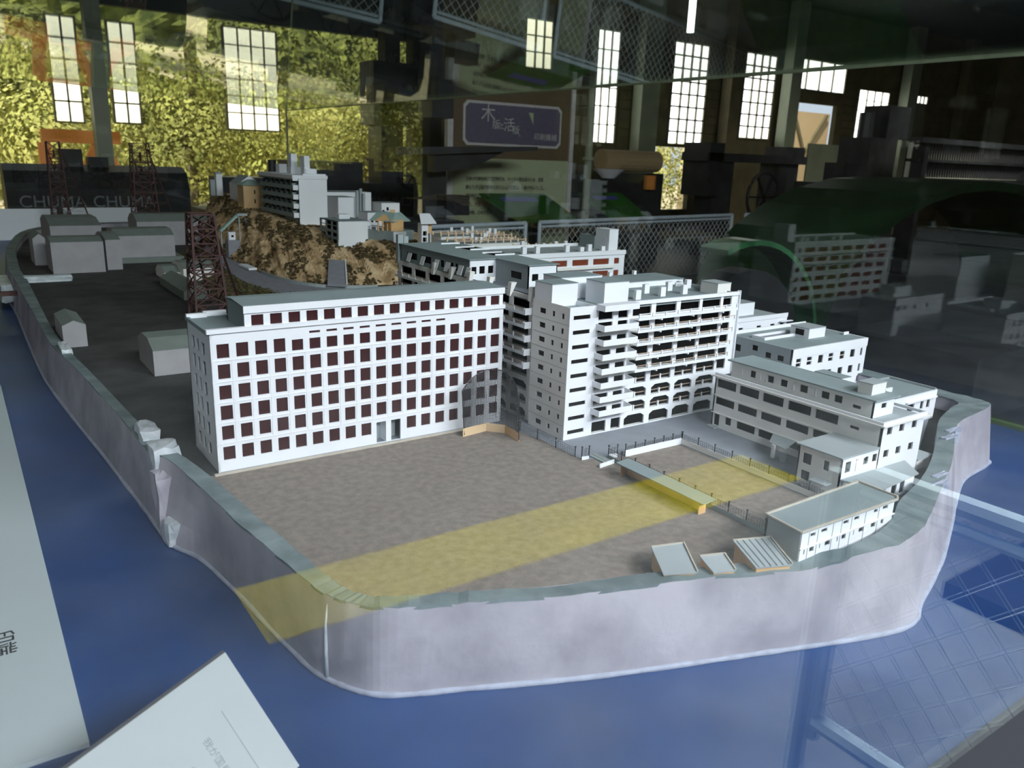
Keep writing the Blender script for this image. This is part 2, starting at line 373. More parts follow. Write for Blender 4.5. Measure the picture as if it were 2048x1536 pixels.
for a, b in (((18.4, 2.0), (19.0, 1.0)), ((19.0, 1.0), (19.8, 2.0))):
    MB().bar((a[0], 13.86, a[1]), (b[0], 13.86, b[1]), .07, .07).build('brace', 'board', t)
rebase(t)
t = thing('notice_board', 'grey-green blank board standing across the doorway', 'board')
MB().box(15.8, 17.45, 11.4, 11.44, .1, 1.15).build('panel', 'post', t); MB().box(15.9, 15.96, 11.41, 11.45, FZ, .1).build('leg', 'iron', t); MB().box(17.2, 17.26, 11.41, 11.45, FZ, .1).build('leg', 'iron', t); rebase(t)

t = thing('wooded_hillside', 'dense yellow-green wooded slope filling the view behind the outside trees', 'hillside')
from mathutils import noise as NZ0
k = MB(); na, nb = 150, 60
for i in range(na + 1):
    for j in range(nb + 1):
        x = -22 + 46 * i / na; z = -1.2 + 11 * j / nb; q = NZ0.noise(Vector((x * .8, z * .8, 0))) * 1.1 + NZ0.noise(Vector((x * 2.4, z * 2.4, 3))) * .5 + NZ0.noise(Vector((x * 6, z * 6, 3))) * .22
        k.v.append((x, 27 + z * .5 - q, z))
for i in range(na):
    for j in range(nb): a = i * (nb + 1) + j; k.f.append((a, a + nb + 1, a + nb + 2, a + 1))
o = k.build('canopy', 'hillleaf', t); o['kind'] = 'stuff'; rebase(t)
# orange digger outside left
t = thing('digger', 'orange digger with a raised beam standing outside behind the dark tank', 'digger')
MB().box(.75, 1.75, 13.2, 13.4, .60, .78).build('beam', 'orange', t)
MB().bar((1.45, 13.3, .6), (1.2, 13.3, .1), .12).build('strut', 'orange', t); MB().bar((1.5, 13.3, .6), (1.75, 13.3, .1), .12).build('strut', 'orange', t)
MB().box(.7, .85, 13.2, 13.4, .1, .6).build('mast', 'orange', t); MB().box(.4, 1.9, 12.9, 13.7, -.6, .1).build('body', 'orange', t)
for x in (.4, 1.3): MB().box(x, x + .6, 12.8, 13.8, FZ - .02, -.6).build('track', 'iron', t)
rebase(t)
t.location.x += .42

# ================================================================== machinery seen through the far panes
def text(body, size, m, parent, loc, rot, align='CENTER', ext=.0004, name='lettering', sx=1):
    cu = bpy.data.curves.new(name, 'FONT'); cu.body = body; cu.size = size; cu.align_x = align; cu.align_y = 'CENTER'; cu.extrude = ext
    o = bpy.data.objects.new(name, cu); COL.objects.link(o); cu.materials.append(M[m]); o.parent = parent
    ml = Matrix.Translation(loc) @ rot @ Matrix.Diagonal((sx, 1, 1, 1))
    bpy.context.view_layer.update(); me = bpy.data.meshes.new_from_object(o.evaluated_get(bpy.context.evaluated_depsgraph_get())); me.name = name
    bpy.data.objects.remove(o); o = bpy.data.objects.new(name, me); COL.objects.link(o); me.materials.clear(); me.materials.append(M[m]); o.parent = parent; o.matrix_local = ml; return o
FRONT = Matrix.Rotation(R(90), 4, 'X')
t = thing('tank_wagon', 'dark rounded tank with CHUMA lettered twice, beyond the far end of the case', 'tank')
k = MB(); pr = [(-.28, 0), (-.3, .3), (-.22, .46), (0, .52), (.22, .46), (.3, .3), (.28, 0)]
i0 = len(k.v)
k.hexa([(.45, 9.3 + a, .0 - .12 + b) for a, b in pr], [(2.1, 9.3 + a, .0 - .12 + b) for a, b in pr]); k.build('tank', 'iron', t)
MB().box(.3, 2.3, 9.0, 9.6, -.2, -.12).build('frame', 'iron', t)
for x in (.6, 1.2, 1.8):
    MB().tube([(x, 8.98, -.42), (x, 9.06, -.42)], .22, 18).build('wheel', 'iron', t); MB().box(x - .05, x + .05, 9.1, 9.5, FZ, -.2).build('leg', 'iron', t)
MB().box(.95, 1.15, 9.2, 9.4, .38, .55).build('dome', 'iron', t); MB().box(1.2, 1.38, 9.2, 9.4, .38, .48).build('hatch', 'iron', t)
text('CHUMA', .16, 'inkg', t, (.83, 8.99, .05), FRONT); text('CHUMA', .16, 'inkg', t, (1.46, 8.99, .05), FRONT)
rebase(t)
def block_machine(name, label, boxes, m='iron', tubes=(), wheels=()):
    t = thing(name, label, 'machine')
    for nm, b in boxes: MB().box(*b).build(nm, m, t)
    for nm, p, r in tubes: MB().tube(p, r, 10).build(nm, m, t)
    for c, r, ax in wheels:
        k = MB(); c = Vector(c); seg = 28
        pts = [(c + Vector((math.cos(6.2832 * i / seg) * r, 0, math.sin(6.2832 * i / seg) * r))) for i in range(seg + 1)]
        k.tube(pts, r * .07, 6)
        for i in range(6):
            a = 6.2832 * i / 6; k.bar(c, c + Vector((math.cos(a) * r, 0, math.sin(a) * r)), r * .09)
        k.build('wheel', m, t)
    return rebase(t)
block_machine('engine', 'low dark stepped steam engine behind the two white boards', [('bed', (2.3, 4.3, 9.2, 9.9, FZ, -.05)), ('boiler', (2.5, 3.0, 9.3, 9.8, -.05, .30)), ('cab', (3.35, 4.2, 9.3, 9.9, -.05, .5)), ('cylinder', (3.05, 3.3, 9.3, 9.7, -.05, .36))], tubes=[('chimney', [(3.15, 9.5, .3), (3.15, 9.5, .5)], .05)], wheels=[((3.0, 9.15, -.35), .28, 0), ((3.8, 9.15, -.35), .28, 0)])
block_machine('press', 'black upright machine with a round head, behind the white hilltop block', [('base', (4.3, 5.3, 9.4, 10.1, FZ, .25)), ('column', (4.55, 4.85, 9.5, 9.9, .25, 1.35)), ('head', (4.45, 5.0, 9.5, 9.9, .95, 1.7))], wheels=[((4.9, 9.35, .35), .16, 0)])
block_machine('cutting_machine', 'dark upright machine with a long flat arm, left of the brown poster', [('column', (4.05, 4.33, 7.5, 7.7, FZ, .60)), ('base', (3.75, 4.5, 7.4, 7.8, FZ, -.05)), ('top_box', (4.1, 4.35, 7.4, 7.7, .98, 1.35)), ('head_box', (4.22, 4.5, 7.3, 7.5, .02, .22))],
    tubes=[])
t = thing('flat_arm', 'black tapering flat arm reaching across the poster title', 'machine')
MB().hexa([(3.6, 7.2, .60), (5.25, 7.15, .70), (5.25, 7.35, .70), (3.6, 7.45, .60)], [(3.6, 7.2, .68), (5.25, 7.15, .74), (5.25, 7.35, .74), (3.6, 7.45, .68)]).build('arm', 'iron', t)
MB().hexa([(4.05, 7.25, .45), (4.5, 7.25, .5), (4.5, 7.4, .5), (4.05, 7.4, .45)], [(4.05, 7.25, .62), (4.9, 7.25, .68), (4.9, 7.4, .68), (4.05, 7.4, .62)]).build('bracket', 'iron', t)
rebase(t)
block_machine('lathe', 'long low dark lathe in front of the tall windows', [('bed', (10.6, 13.3, 9.6, 10.2, .68, .82)), ('headstock', (10.65, 11.0, 9.6, 10.2, .1, .98)), ('leg_block', (10.9, 11.4, 9.7, 10.1, FZ, .68)), ('leg_block', (12.6, 13.2, 9.7, 10.1, FZ, .68)), ('tailstock', (12.7, 13.2, 9.6, 10.1, .82, .98))], wheels=[((11.9, 9.4, .1), .42, 0)])
block_machine('printing_engine', 'big black machine with a tall head, left of the white threads', [('body', (11.1, 12.9, 7.5, 8.2, FZ, .42)), ('tower', (12.0, 12.75, 7.55, 8.1, .42, 1.12)), ('head', (12.4, 13.0, 7.55, 8.0, 1.12, 1.62)), ('arm', (11.4, 12.0, 7.55, 7.9, .42, .72))], tubes=[('knob', [(12.2, 7.8, 1.12), (12.2, 7.8, 1.5)], .12)])
# loom with white threads
t = thing('loom', 'long dark loom strung with rows of cream threads at the far right', 'loom')
for z0, z1 in ((1.06, 1.14), (.78, .82), (.46, .54)): MB().box(12.3, 19, 6.9, 7.1, z0, z1).build('beam', 'iron', t)
MB().box(12.3, 19, 7.05, 7.1, .54, 1.06).build('cloth', 'pinkw', t)
for x in (12.35, 15.9, 18.8): MB().box(x, x + .12, 6.85, 7.15, FZ, 1.0).build('frame_post', 'iron', t)
me = MB().box(-.012, .012, -.012, .012, 0, .5).mesh('thread_bobbin', M['ink'])
for i in range(60): inst(me, 'thread_bobbin', t, (12.5 + i * .075, 7.0, .55))
rebase(t)
# dark green machine bodies at the right
t = thing('rounded_machine', 'large dark green machine with a smooth domed cover at the right', 'machine')
k = MB(); nseg = 14
for i in range(nseg):
    a0, a1 = math.pi * i / nseg, math.pi * (i + 1) / nseg
    k.hexa([(6.95 - 2.15 * math.cos(a0), 3.2, -.5 + 1.07 * math.sin(a0)), (6.95 - 2.15 * math.cos(a1), 3.2, -.5 + 1.07 * math.sin(a1)), (6.95 - 2.15 * math.cos(a1), 4.4, -.5 + 1.07 * math.sin(a1)), (6.95 - 2.15 * math.cos(a0), 4.4, -.5 + 1.07 * math.sin(a0))],
           [(6.95 - 2.0 * math.cos(a0), 3.25, -.5 + 1.0 * math.sin(a0)), (6.95 - 2.0 * math.cos(a1), 3.25, -.5 + 1.0 * math.sin(a1)), (6.95 - 2.0 * math.cos(a1), 4.35, -.5 + 1.0 * math.sin(a1)), (6.95 - 2.0 * math.cos(a0), 4.35, -.5 + 1.0 * math.sin(a0))])
k.build('hood', 'irong', t); MB().box(4.8, 8.4, 3.4, 4.3, FZ, -.4).build('body', 'iron', t); rebase(t)
t = thing('wheel_guard', 'curved green enamel guard in front of the sloped red display', 'guard')
k = MB(); nseg = 14; C0 = Vector((3.74, 0, -.45))
for i in range(nseg):
    a0, a1 = R(112 - 112 * i / nseg), R(112 - 112 * (i + 1) / nseg); r0, r1 = .67, .64
    f = lambda a, r, y: (C0.x + math.cos(a) * r, y, C0.z + math.sin(a) * r)
    k.hexa([f(a0, r1, 2.95), f(a1, r1, 2.95), f(a1, r1, 3.15), f(a0, r1, 3.15)], [f(a0, r0, 2.95), f(a1, r0, 2.95), f(a1, r0, 3.15), f(a0, r0, 3.15)])
k.build('cover', 'greenb', t)
MB().tube([(3.74, 2.97, -.45), (3.74, 3.13, -.45)], .5, 24).build('wheel', 'iron', t); MB().box(3.64, 3.84, 3.0, 3.1, FZ, -.6).build('stand', 'iron', t); rebase(t)

t = thing('floor_shade_slab', 'added low black plinth under the dark machines right of the case', 'shade_slab'); MB().box(2.95, 11, -.5, 6.4, FZ, -.88).build('slab', 'cab', t); rebase(t)  # added dark slab, stands in for shade on the floor
block_machine('winding_frame', 'low black frame machine on the plinth below the green dome', [('bed', (3.3, 5.0, 1.4, 2.5, -.88, -.45)), ('roller_box', (3.6, 4.8, 1.6, 2.3, -.45, -.15))], wheels=[((4.4, 1.3, -.3), .3, 0)])
lm = area('loom_fill', (13.5, 4.6, 3.6), (14.5, 7.0, .8), 1.5, .8, 70, (1, .95, .85)); lm.data.spread = R(80)  # added fill lamp, lifts the cream threads of the loom
# exhibition poster
t = thing('poster_panel', 'tall exhibition panel with violet title plate and cream text area behind the fence', 'poster')
MB().box(4.69, 6.34, 8.0, 8.03, .60, 1.28 + .35).build('brown_sheet', 'pbrown', t)
MB().box(4.69, 6.34, 7.995, 8.03, FZ, .60).build('cream_sheet', 'pcream', t)
MB().box(4.62, 4.69, 7.98, 8.05, FZ, 1.63).build('frame_post', 'pline', t); MB().box(6.34, 6.40, 7.98, 8.05, FZ, 1.63).build('frame_post', 'pline', t)
def plate(x0, x1, z0, z1, y, c): return [(x0 + c, z0), (x1 - c, z0), (x1, z0 + c), (x1, z1 - c), (x1 - c, z1), (x0 + c, z1), (x0, z1 - c), (x0, z0 + c)]
def vprism(poly, y0, y1, nm, m, par): return MB().hexa([(a, y1, b) for a, b in poly[::-1]], [(a, y0, b) for a, b in poly[::-1]]).build(nm, m, par)
vprism(plate(4.82, 6.2, .74, 1.22, 0, .05), 7.985, 7.999, 'title_border', 'pline', t)
vprism(plate(4.85, 6.17, .77, 1.19, 0, .045), 7.975, 7.986, 'title_plate', 'pviolet', t)
for ch, x, z, s in (('木', 5.14, 1.08, .20), ('版', 5.25, .97, .11), ('と', 5.33, .96, .08), ('活', 5.43, .97, .16), ('版', 5.53, .92, .10), ('。', 5.6, .88, .06)):
    text(ch, s, 'pline', t, (x, 7.97, z), FRONT)
text('印刷機械', .085, 'pline', t, (5.96, 7.97, .86), FRONT)
vprism([(5.7, 1.13), (5.77, 1.0), (5.77, 1.13)], 7.968, 7.976, 'triangle_mark', 'pcream', t)
for i, ln in enumerate(('日本の印刷技術は室町時代末、キリスト教伝道のため、宣教', '師たちが活版印刷機を持ち込んだ以降は、木版が中心でした。', '明治時代になると、長崎県の本木昌造が、上海から導入', 'され、木版門下の人たちによって活版印刷術が広ま', 'る印刷、日本の印刷')):
    text(ln, .055, 'ink', t, (4.87, 7.985, .37 - i * .095), FRONT, 'LEFT', .0004, 'lettering', .74)
rebase(t)
def reader(name, label, x, y, wd, m1):
    t = thing(name, label, 'display')
    a = (x - wd * .5, y + .1); b = (x + wd * .5, y + .1)
    p = [(x - wd * .62, y + .25, .22), (x + wd * .30, y + .25, .22), (x + wd * .62, y - .05, -.07), (x - wd * .25, y - .05, -.07)]
    MB().hexa([(q[0], q[1], q[2] - .02) for q in (p[3], p[2], p[1], p[0])], [p[3], p[2], p[1], p[0]]).build('sloped_board', m1, t)
    n_ = Vector((0, -.29, -.30)).normalized(); rot = Matrix.Rotation(R(45), 4, 'X')
    c = Vector((x - wd * .1, y + .19, .17))
    k = MB(); k.hexa([(x - wd * .38, y + .2, .175), (x + wd * .12, y + .2, .175), (x + wd * .15, y + .16, .135), (x - wd * .33, y + .16, .135)][::-1], [(x - wd * .38, y + .195, .18), (x + wd * .12, y + .195, .18), (x + wd * .15, y + .155, .14), (x - wd * .33, y + .155, .14)][::-1]).build('blue_label', 'pblue', t)
    MB().box(x + wd * .0, x + wd * .08, y + .05, y + .12, FZ, .03).build('leg', 'iron', t)
    return rebase(t)
reader('reading_board', 'sloped dark green reading board with a blue label, in front of the poster', 5.55, 7.0 + .55, 1.0, 'pgreen')
reader('reading_board', 'sloped dark reading board right of the grey post, by the bush opening', 7.15, 7.9, .8, 'pgreen')
MB_post = MB().tube([(6.75, 8.1, FZ), (6.75, 8.1, 2.2)], .05, 10); MB_post.tube([(6.75, 8.1, .62), (6.75, 8.1, .66)], .075, 10)
tag(MB_post.build('standing_pipe', 'post'), 'thin grey-green vertical pipe right of the poster panel', 'pipe')
t = thing('copper_boiler', 'brown copper cylinder with a white bowl below the tall window right of the poster', 'boiler')
MB().tube([(8.5, 9.9, .63), (9.7, 9.9, .63)], .17, 18).build('cylinder', M['tan'], t); MB().box(8.5, 9.7, 9.7, 10.1, FZ, .45).build('stand', 'iron', t)
MB().tube([(8.55, 9.75, .36), (8.55, 9.75, .5)], [.1, .25], 16).build('bowl', 'white', t); MB().tube([(9.35, 9.65, .2), (9.35, 9.65, .42)], .1, 10).build('valve', 'orange', t); rebase(t)
# sloped red display case right
t = thing('sloped_display', 'sloped display table with a brown-red panel and pale metal edges behind the fence', 'display')
p = [Vector((5.85, 4.75, -.15)), Vector((6.85, 4.75, -.15)), Vector((8.6, 5.6, .30)), Vector((7.6, 5.6, .30))]
MB().hexa([q - Vector((0, 0, .03)) for q in p], p).build('panel', 'red', t)
for a, b in ((p[3], p[2]), (p[0], p[3]), (p[1], p[2])): MB().bar(a, b, .04).build('edge_bar', 'fence', t)
for q in p: MB().bar(q, (q.x, q.y, FZ), .05).build('leg', 'fence', t)
rebase(t)

# far fence: framed chain-link panels
def fence_panel(p0, p1, zt, zb, label, cell=.065, group=None, fw=.045, wire=.0035):
    t = thing('chain_link_panel', label, 'fence', group); p0 = Vector((*p0, 0)); p1 = Vector((*p1, 0)); L = (p1 - p0).length; d = (p1 - p0) / L
    up = Vector((0, 0, 1))
    for a, b in ((p0 + up * zb, p0 + up * zt), (p1 + up * zb, p1 + up * zt)):
        MB().tube([a, b], fw / 2, 8).build('upright', 'fence', t)
    for z in (zt, zb + .05): MB().tube([p0 + up * z, p1 + up * z], fw / 2, 8).build('rail', 'fence', t)
    MB().tube([p0 + up * (zt - fw * 1.1) + d * .03, p1 + up * (zt - fw * 1.1) - d * .03], fw * .3, 8).build('inner_rail', 'fence', t)
    k = MB(); H_ = zt - zb - .08; c = -H_
    while c < L:
        for sgn in (1, -1):
            s0, s1 = max(0, c), min(L, c + H_)
            if s1 <= s0: continue
            za, zb_ = (s0 - c), (s1 - c)
            if sgn < 0: za, zb_ = H_ - za, H_ - zb_
            k.tube([p0 + d * s0 + up * (zb + .05 + za), p0 + d * s1 + up * (zb + .05 + zb_)], wire, 4)
        c += cell * 1.414
    o = k.build('wire_mesh', 'chain', t); o['kind'] = 'stuff'; return rebase(t)
fp = [((3.87, 7.14), (5.28, 7.36)), ((5.52, 7.42), (9.5, 8.02)), ((9.85, 8.06), (13.2, 8.5)), ((1.0, 8.1), (3.7, 7.95)), ((-2.2, 8.3), (.8, 8.12))]
fl = ['pale blue chain-link panel ending below the poster panel', 'long pale blue chain-link panel behind the model, right of the poster', 'pale blue chain-link panel farthest to the right behind the sloped display', 'chain-link panel hidden low behind the far end of the case', 'chain-link panel at the far left behind the white boards']
for (a, b), l in zip(fp, fl): fence_panel(a, b, -.08, FZ, l, cell=.075, group='chain-link fence panels')

# ================================================================== display case
SZ = -.128; X1, Y0, Y1, X0 = 2.63, .385, 7.46, -.46
case = thing('display_case', 'large glazed display case with dark cabinet and blue sea board holding the model', 'display case')
MB().box(X0, X1, Y0 + .015, Y1, FZ, SZ - .03).build('cabinet', 'cab', case)
MB().box(X0 + .012, X1 - .03, Y0 + .02, Y1 - .03, SZ - .03, SZ).build('sea_board', 'sea', case)
k = MB(); k.box(X1 - .03, X1 - .005, Y0 + .02, Y1 - .01, SZ - .03, SZ + .012).box(X0 + .01, X1 - .03, Y1 - .03, Y1 - .01, SZ - .03, SZ + .012); k.build('rim', 'rim', case)
G = .006; ZT = .96; tilt = .052
def zt(x): return ZT + tilt * (X1 - x)
def gl(poly, nm='glass_pane', m='glass'): return None
k = MB(); k.hexa([(X0, Y0, SZ - .02), (X1, Y0, SZ - .02), (X1, Y0 + G, SZ - .02), (X0, Y0 + G, SZ - .02)], [(X0, Y0, zt(X0)), (X1, Y0, zt(X1)), (X1, Y0 + G, zt(X1)), (X0, Y0 + G, zt(X0))]); k.build('glass_pane', 'glass', case)['label'] = 'front glass pane'
k = MB(); k.hexa([(X0, Y1 - G, SZ - .02), (X1, Y1 - G, SZ - .02), (X1, Y1, SZ - .02), (X0, Y1, SZ - .02)], [(X0, Y1 - G, zt(X0)), (X1, Y1 - G, zt(X1)), (X1, Y1, zt(X1)), (X0, Y1, zt(X0))]); k.build('glass_pane', 'glass', case)['label'] = 'far end glass pane'
k = MB(); k.box(X1 - G, X1, Y0 + G, Y1 - G, SZ - .02, ZT); k.build('glass_pane', 'glass', case)['label'] = 'right glass pane'
k = MB(); k.box(X0, X0 + G, Y0 + G, Y1 - G, SZ - .02, zt(X0) - .001); k.build('glass_pane', 'glass', case)['label'] = 'left glass pane'
k = MB(); k.hexa([(X0, Y0, zt(X0)), (X1, Y0, zt(X1)), (X1, Y1, zt(X1)), (X0, Y1, zt(X0))], [(X0, Y0, zt(X0) + G), (X1, Y0, zt(X1) + G), (X1, Y1, zt(X1) + G), (X0, Y1, zt(X0) + G)]); k.build('glass_pane', 'glasstop', case)['label'] = 'top glass pane'
k = MB(); k.box(X1 - .012, X1 + .002, Y1 - .012, Y1 + .002, SZ, ZT); k.build('corner_seam', 'glassedge', case)
k = MB(); k.box(X1 - .003, X1 + .004, Y0, Y1, ZT - .004, ZT + G + .003); k.build('edge_seam', 'glassedge', case)
rebase(case)

# white boards propped at the far end, and the text cards in front
for i, (a, b, l) in enumerate(((-.4, .69, 'leftmost white blank board propped at the far end of the case'), (.735, 1.27, 'white blank board left of the tall rusty headframe'))):
    t = thing('white_board', l, 'board', 'white boards at the far end of the case'); MB().box(a, b, 7.3, 7.315, SZ, .108 + i * .006).build('sheet', 'white', t); MB().box((a + b) / 2 - .05, (a + b) / 2 + .05, 7.315, 7.4, SZ, SZ + .01).build('foot', 'cab', t); rebase(t)
t = thing('title_card', 'large pale card lying on the blue sea at the left edge, big black characters', 'card')
MB().box(-.42, .060, 1.0, 2.87, SZ, SZ + .007).build('card', 'paper', t)
R90 = Matrix.Rotation(R(-90), 4, 'Z')
text('印端', .036, 'ink', t, (-.020, 1.3, SZ + .0078), R90, 'CENTER', .0003); rebase(t)
t = thing('caption_card', 'tilted pale caption card with grey text on a black board, at the bottom left', 'card')
A = Vector((.2167, .9236, 0)); AB = Vector((-.2, -.122, 0)) * 1.9; AC = Vector((.056, -.10, -.126)) * 1.0
nrm = AC.cross(AB).normalized()
if nrm.z < 0: nrm = -nrm
C_ = [A, A + AC, A + AC + AB, A + AB]
if (C_[1] - C_[0]).cross(C_[2] - C_[1]).z < 0: C_ = C_[::-1]
upv = -AC.normalized() * .004
MB().hexa([q + upv - nrm * .0075 for q in C_], [q + upv - nrm * .0006 for q in C_]).build('backing_board', 'ink', t)
MB().hexa([q - nrm * .0005 for q in C_], [q + nrm * .0006 for q in C_]).build('paper', 'paperb', t)
ex = AC.normalized(); ey = nrm.cross(ex); 
if ey.dot(AB) > 0: pass
rotc = Matrix((ex, ey, nrm)).transposed().to_4x4()
abn = AB.normalized()
def cpos(a, c): return A + abn * a + ex * c + nrm * .0009
text('我が国最初の鉄筋', .0125, 'inkg', t, cpos(.085, .068), rotc, 'LEFT', .0001)
text('各住居には', .0125, 'inkg', t, cpos(.118, .082), rotc, 'LEFT', .0001)
text('着工', .0125, 'inkg', t, cpos(.138, .086), rotc, 'LEFT', .0001)
q0, q1 = cpos(.048, .055), cpos(.048, .17); MB().bar(q0, q1, .0008, .0003).build('ruled_line', 'inkg', t)
MB().hexa([(A.x - .16, A.y - .1, SZ), (A.x - .12, A.y - .1, SZ), (A.x - .12, A.y - .08, SZ), (A.x - .16, A.y - .08, SZ)], [(A.x - .16, A.y - .1, -.075), (A.x - .12, A.y - .1, -.075), (A.x - .12, A.y - .08, -.075), (A.x - .16, A.y - .08, -.075)]).build('prop', 'ink', t)
rebase(t)

# ================================================================== island base and sea wall
ST = [((.197,4.6),(.243,4.6),(.180,4.6)),((.197,4.147),(.243,4.129),(.184,4.15)),((.1995,3.164),(.2297,3.151),(.181,3.1)),((.203,2.744),(.2353,2.70),(.190,2.75)),((.233,2.365),(.2596,2.34),(.215,2.36)),
 ((.2503,2.067),(.2757,2.0565),(.237,2.06)),((.262,1.84),(.2885,1.84),(.250,1.85)),((.2668,1.68),(.305,1.68),(.2605,1.69)),((.2966,1.573),(.329,1.56),(.270,1.52)),((.3113,1.43),(.3437,1.4446),(.303,1.43)),
 ((.3265,1.2569),(.361,1.26),(.327,1.275)),((.342,1.1247),(.375,1.13),(.341,1.13)),((.3544,1.0275),(.385,1.025),(.353,1.03)),((.3615,.975),(.391,.987),(.362,.985)),((.373,.942),(.3996,.951),(.375,.955)),
 ((.3885,.917),(.413,.930),(.388,.930)),((.4155,.8864),(.4283,.9133),(.4175,.8942)),((.476,.8554),(.4915,.8829),(.465,.868)),((.5416,.829),(.558,.855),(.532,.84)),((.6416,.7856),(.6516,.8119),(.6436,.7896)),
 ((.7647,.742),(.7904,.7692),(.775,.738)),((.8906,.7003),(.9185,.7248),(.90,.694)),((1.0136,.6478),(1.0545,.6777),(1.04,.645)),((1.1136,.627),(1.1531,.6528),(1.1313,.6137)),((1.2296,.612),(1.24,.655),(1.2336,.5865)),
 ((1.30,.616),(1.30,.668),(1.29,.590)),((1.365,.6359),(1.3807,.7011),(1.3454,.6138)),((1.5566,.7097),(1.5113,.7356),(1.528,.6745)),((1.6853,.7612),(1.6432,.785),(1.7073,.7477)),((1.8993,.8634),(1.7826,.849),(1.886,.8264)),
 ((1.9947,.8963),(1.9401,.926),(2.03,.880)),((2.1725,.9212),(2.07,.965),(2.19,.902)),((2.222,.95),(2.15,.99),(2.235,.93)),((2.228,1.08),(2.16,1.1),(2.24,1.08)),((2.245,1.5),(2.18,1.5),(2.26,1.5)),
 ((2.27,2.5),(2.21,2.5),(2.29,2.5)),((2.32,4.0),(2.26,4.0),(2.34,4.0)),((2.27,5.5),(2.21,5.5),(2.29,5.5)),((2.0,6.55),(1.96,6.5),(2.02,6.57)),((1.2,6.95),(1.2,6.88),(1.2,6.97)),((.5,6.6),(.54,6.54),(.48,6.62)),((.26,5.6),(.31,5.6),(.24,5.6))]
def zs(i): return .02 if i < 22 else (.02 + .015 * min(1, (i - 22) / 4) if i < 36 else .03)
def dens(idx, sub=5):
    n = len(ST); out = []
    for i in range(n):
        p0, p1, p2, p3 = [Vector(ST[(i + k) % n][idx]) for k in (-1, 0, 1, 2)]
        for j in range(sub):
            t = j / sub
            out.append((.5 * ((2 * p1) + (-p0 + p2) * t + (2 * p0 - 5 * p1 + 4 * p2 - p3) * t * t + (-p0 + 3 * p1 - 3 * p2 + p3) * t ** 3), zs(i) * (1 - t) + zs((i + 1) % n) * t))
    return out
OT, IT, BS = dens(0), dens(1), dens(2); NS = len(OT)
sw = thing('sea_wall', 'long irregular grey plaster sea wall ringing the whole island model', 'sea wall')
rnd = random.Random(11)
jit = [rnd.uniform(-.0014, .0014) for _ in range(NS)]
k = MB()
for i in range(NS):    # outer face, three bands high
    j = (i + 1) % NS
    def lay(a, f):
        o_, b_ = OT[a][0], BS[a][0]; z = OT[a][1] + (SZ - OT[a][1]) * f; p = o_.lerp(b_, f); bu = math.sin(a * .9 + f * 5) * .0006
        return (p.x + bu, p.y + bu, z + (jit[a] if f == 0 else 0))
    for f0, f1 in ((0, .33), (.33, .66), (.66, 1)):
        k.quad(lay(i, f1), lay(j, f1), lay(j, f0), lay(i, f0))
    k.quad((*IT[j][0], IT[j][1] + jit[j] * .5), (*IT[i][0], IT[i][1] + jit[i] * .5), (*IT[i][0], -.02), (*IT[j][0], -.02))
k.build('wall_face', 'wallout', sw, smooth=True)
k = MB()
for i in range(NS):
    j = (i + 1) % NS; zi, zj = OT[i][1] + jit[i], OT[j][1] + jit[j]
    oi, oj, ii, ij = OT[i][0], OT[j][0], IT[i][0], IT[j][0]
    k.hexa([(oi.x, oi.y, zi - .004), (oj.x, oj.y, zj - .004), (ij.x, ij.y, zj - .005), (ii.x, ii.y, zi - .005)], [(oi.x, oi.y, zi + .0008), (oj.x, oj.y, zj + .0008), (ij.x, ij.y, zj), (ii.x, ii.y, zi)])
k.build('coping', 'coping', sw)
k = MB(); k.tube([(p[0].x * 1.0, p[0].y, SZ + .003) for p in BS] + [(BS[0][0].x, BS[0][0].y, SZ + .003)], [.0050 + rnd.uniform(-.0007, .0007) for i in range(NS + 1)], 7)
k.build('waterline_bead', 'foam', sw, smooth=True)
def lump(x0, x1, y0, y1, z0, z1, par, nm='block', m='lump', seed=1, j=.003):
    bm = bmesh.new(); bmesh.ops.create_cube(bm, size=1)
    bmesh.ops.subdivide_edges(bm, edges=bm.edges[:], cuts=2, use_grid_fill=True); q = random.Random(seed)
    for v in bm.verts:
        c = v.co * 2; r_ = max(abs(c.x), abs(c.y), abs(c.z)); L = c.length
        c = c * (1 - .10 * (L - 1)); v.co = Vector(((x0 + x1) / 2 + c.x * (x1 - x0) / 2, (y0 + y1) / 2 + c.y * (y1 - y0) / 2, (z0 + z1) / 2 + c.z * (z1 - z0) / 2)) + Vector([q.uniform(-j, j) for _ in range(3)])
    me = bpy.data.meshes.new(nm); bm.to_mesh(me); bm.free(); me.materials.append(M[m]); o = bpy.data.objects.new(nm, me); COL.objects.link(o); o.parent = par; return o
lump(.268, .306, 1.72, 1.80, -.01, .042, sw, seed=2); lump(.270, .325, 1.62, 1.68, -.05, .036, sw, seed=3); lump(.262, .30, 1.565, 1.63, -.128, -.004, sw, seed=4, m='wallout')
lump(.262, .300, 1.50, 1.545, SZ, -.078, sw, seed=5); lump(.215, .243, 2.60, 2.72, .0, .034, sw, seed=6, j=.002)
MB().tube([(.3690, .955, .014), (.3665, .963, -.03), (.3665, .966, -.08), (.3680, .968, -.122)], [.0016, .0026, .0028, .0036], 7).build('joint_seam', 'lump', sw, smooth=True)
lump(1.50, 1.56, .70, .712, .018, .037, sw, seed=8, m='foam', j=.0015); lump(1.545, 1.60, .722, .735, .018, .0385, sw, seed=9, m='foam', j=.0015)
lump(1.80, 1.86, .835, .85, .018, .039, sw, seed=10, m='foam', j=.0015); lump(1.86, 1.92, .86, .872, .018, .0395, sw, seed=12, m='foam', j=.0015)
lump(2.19, 2.215, .905, .922, SZ, SZ + .012, sw, seed=13, m='foam', j=.002)
lump(.14, .19, 4.25, 4.6, -.10, -.015, sw, seed=14)
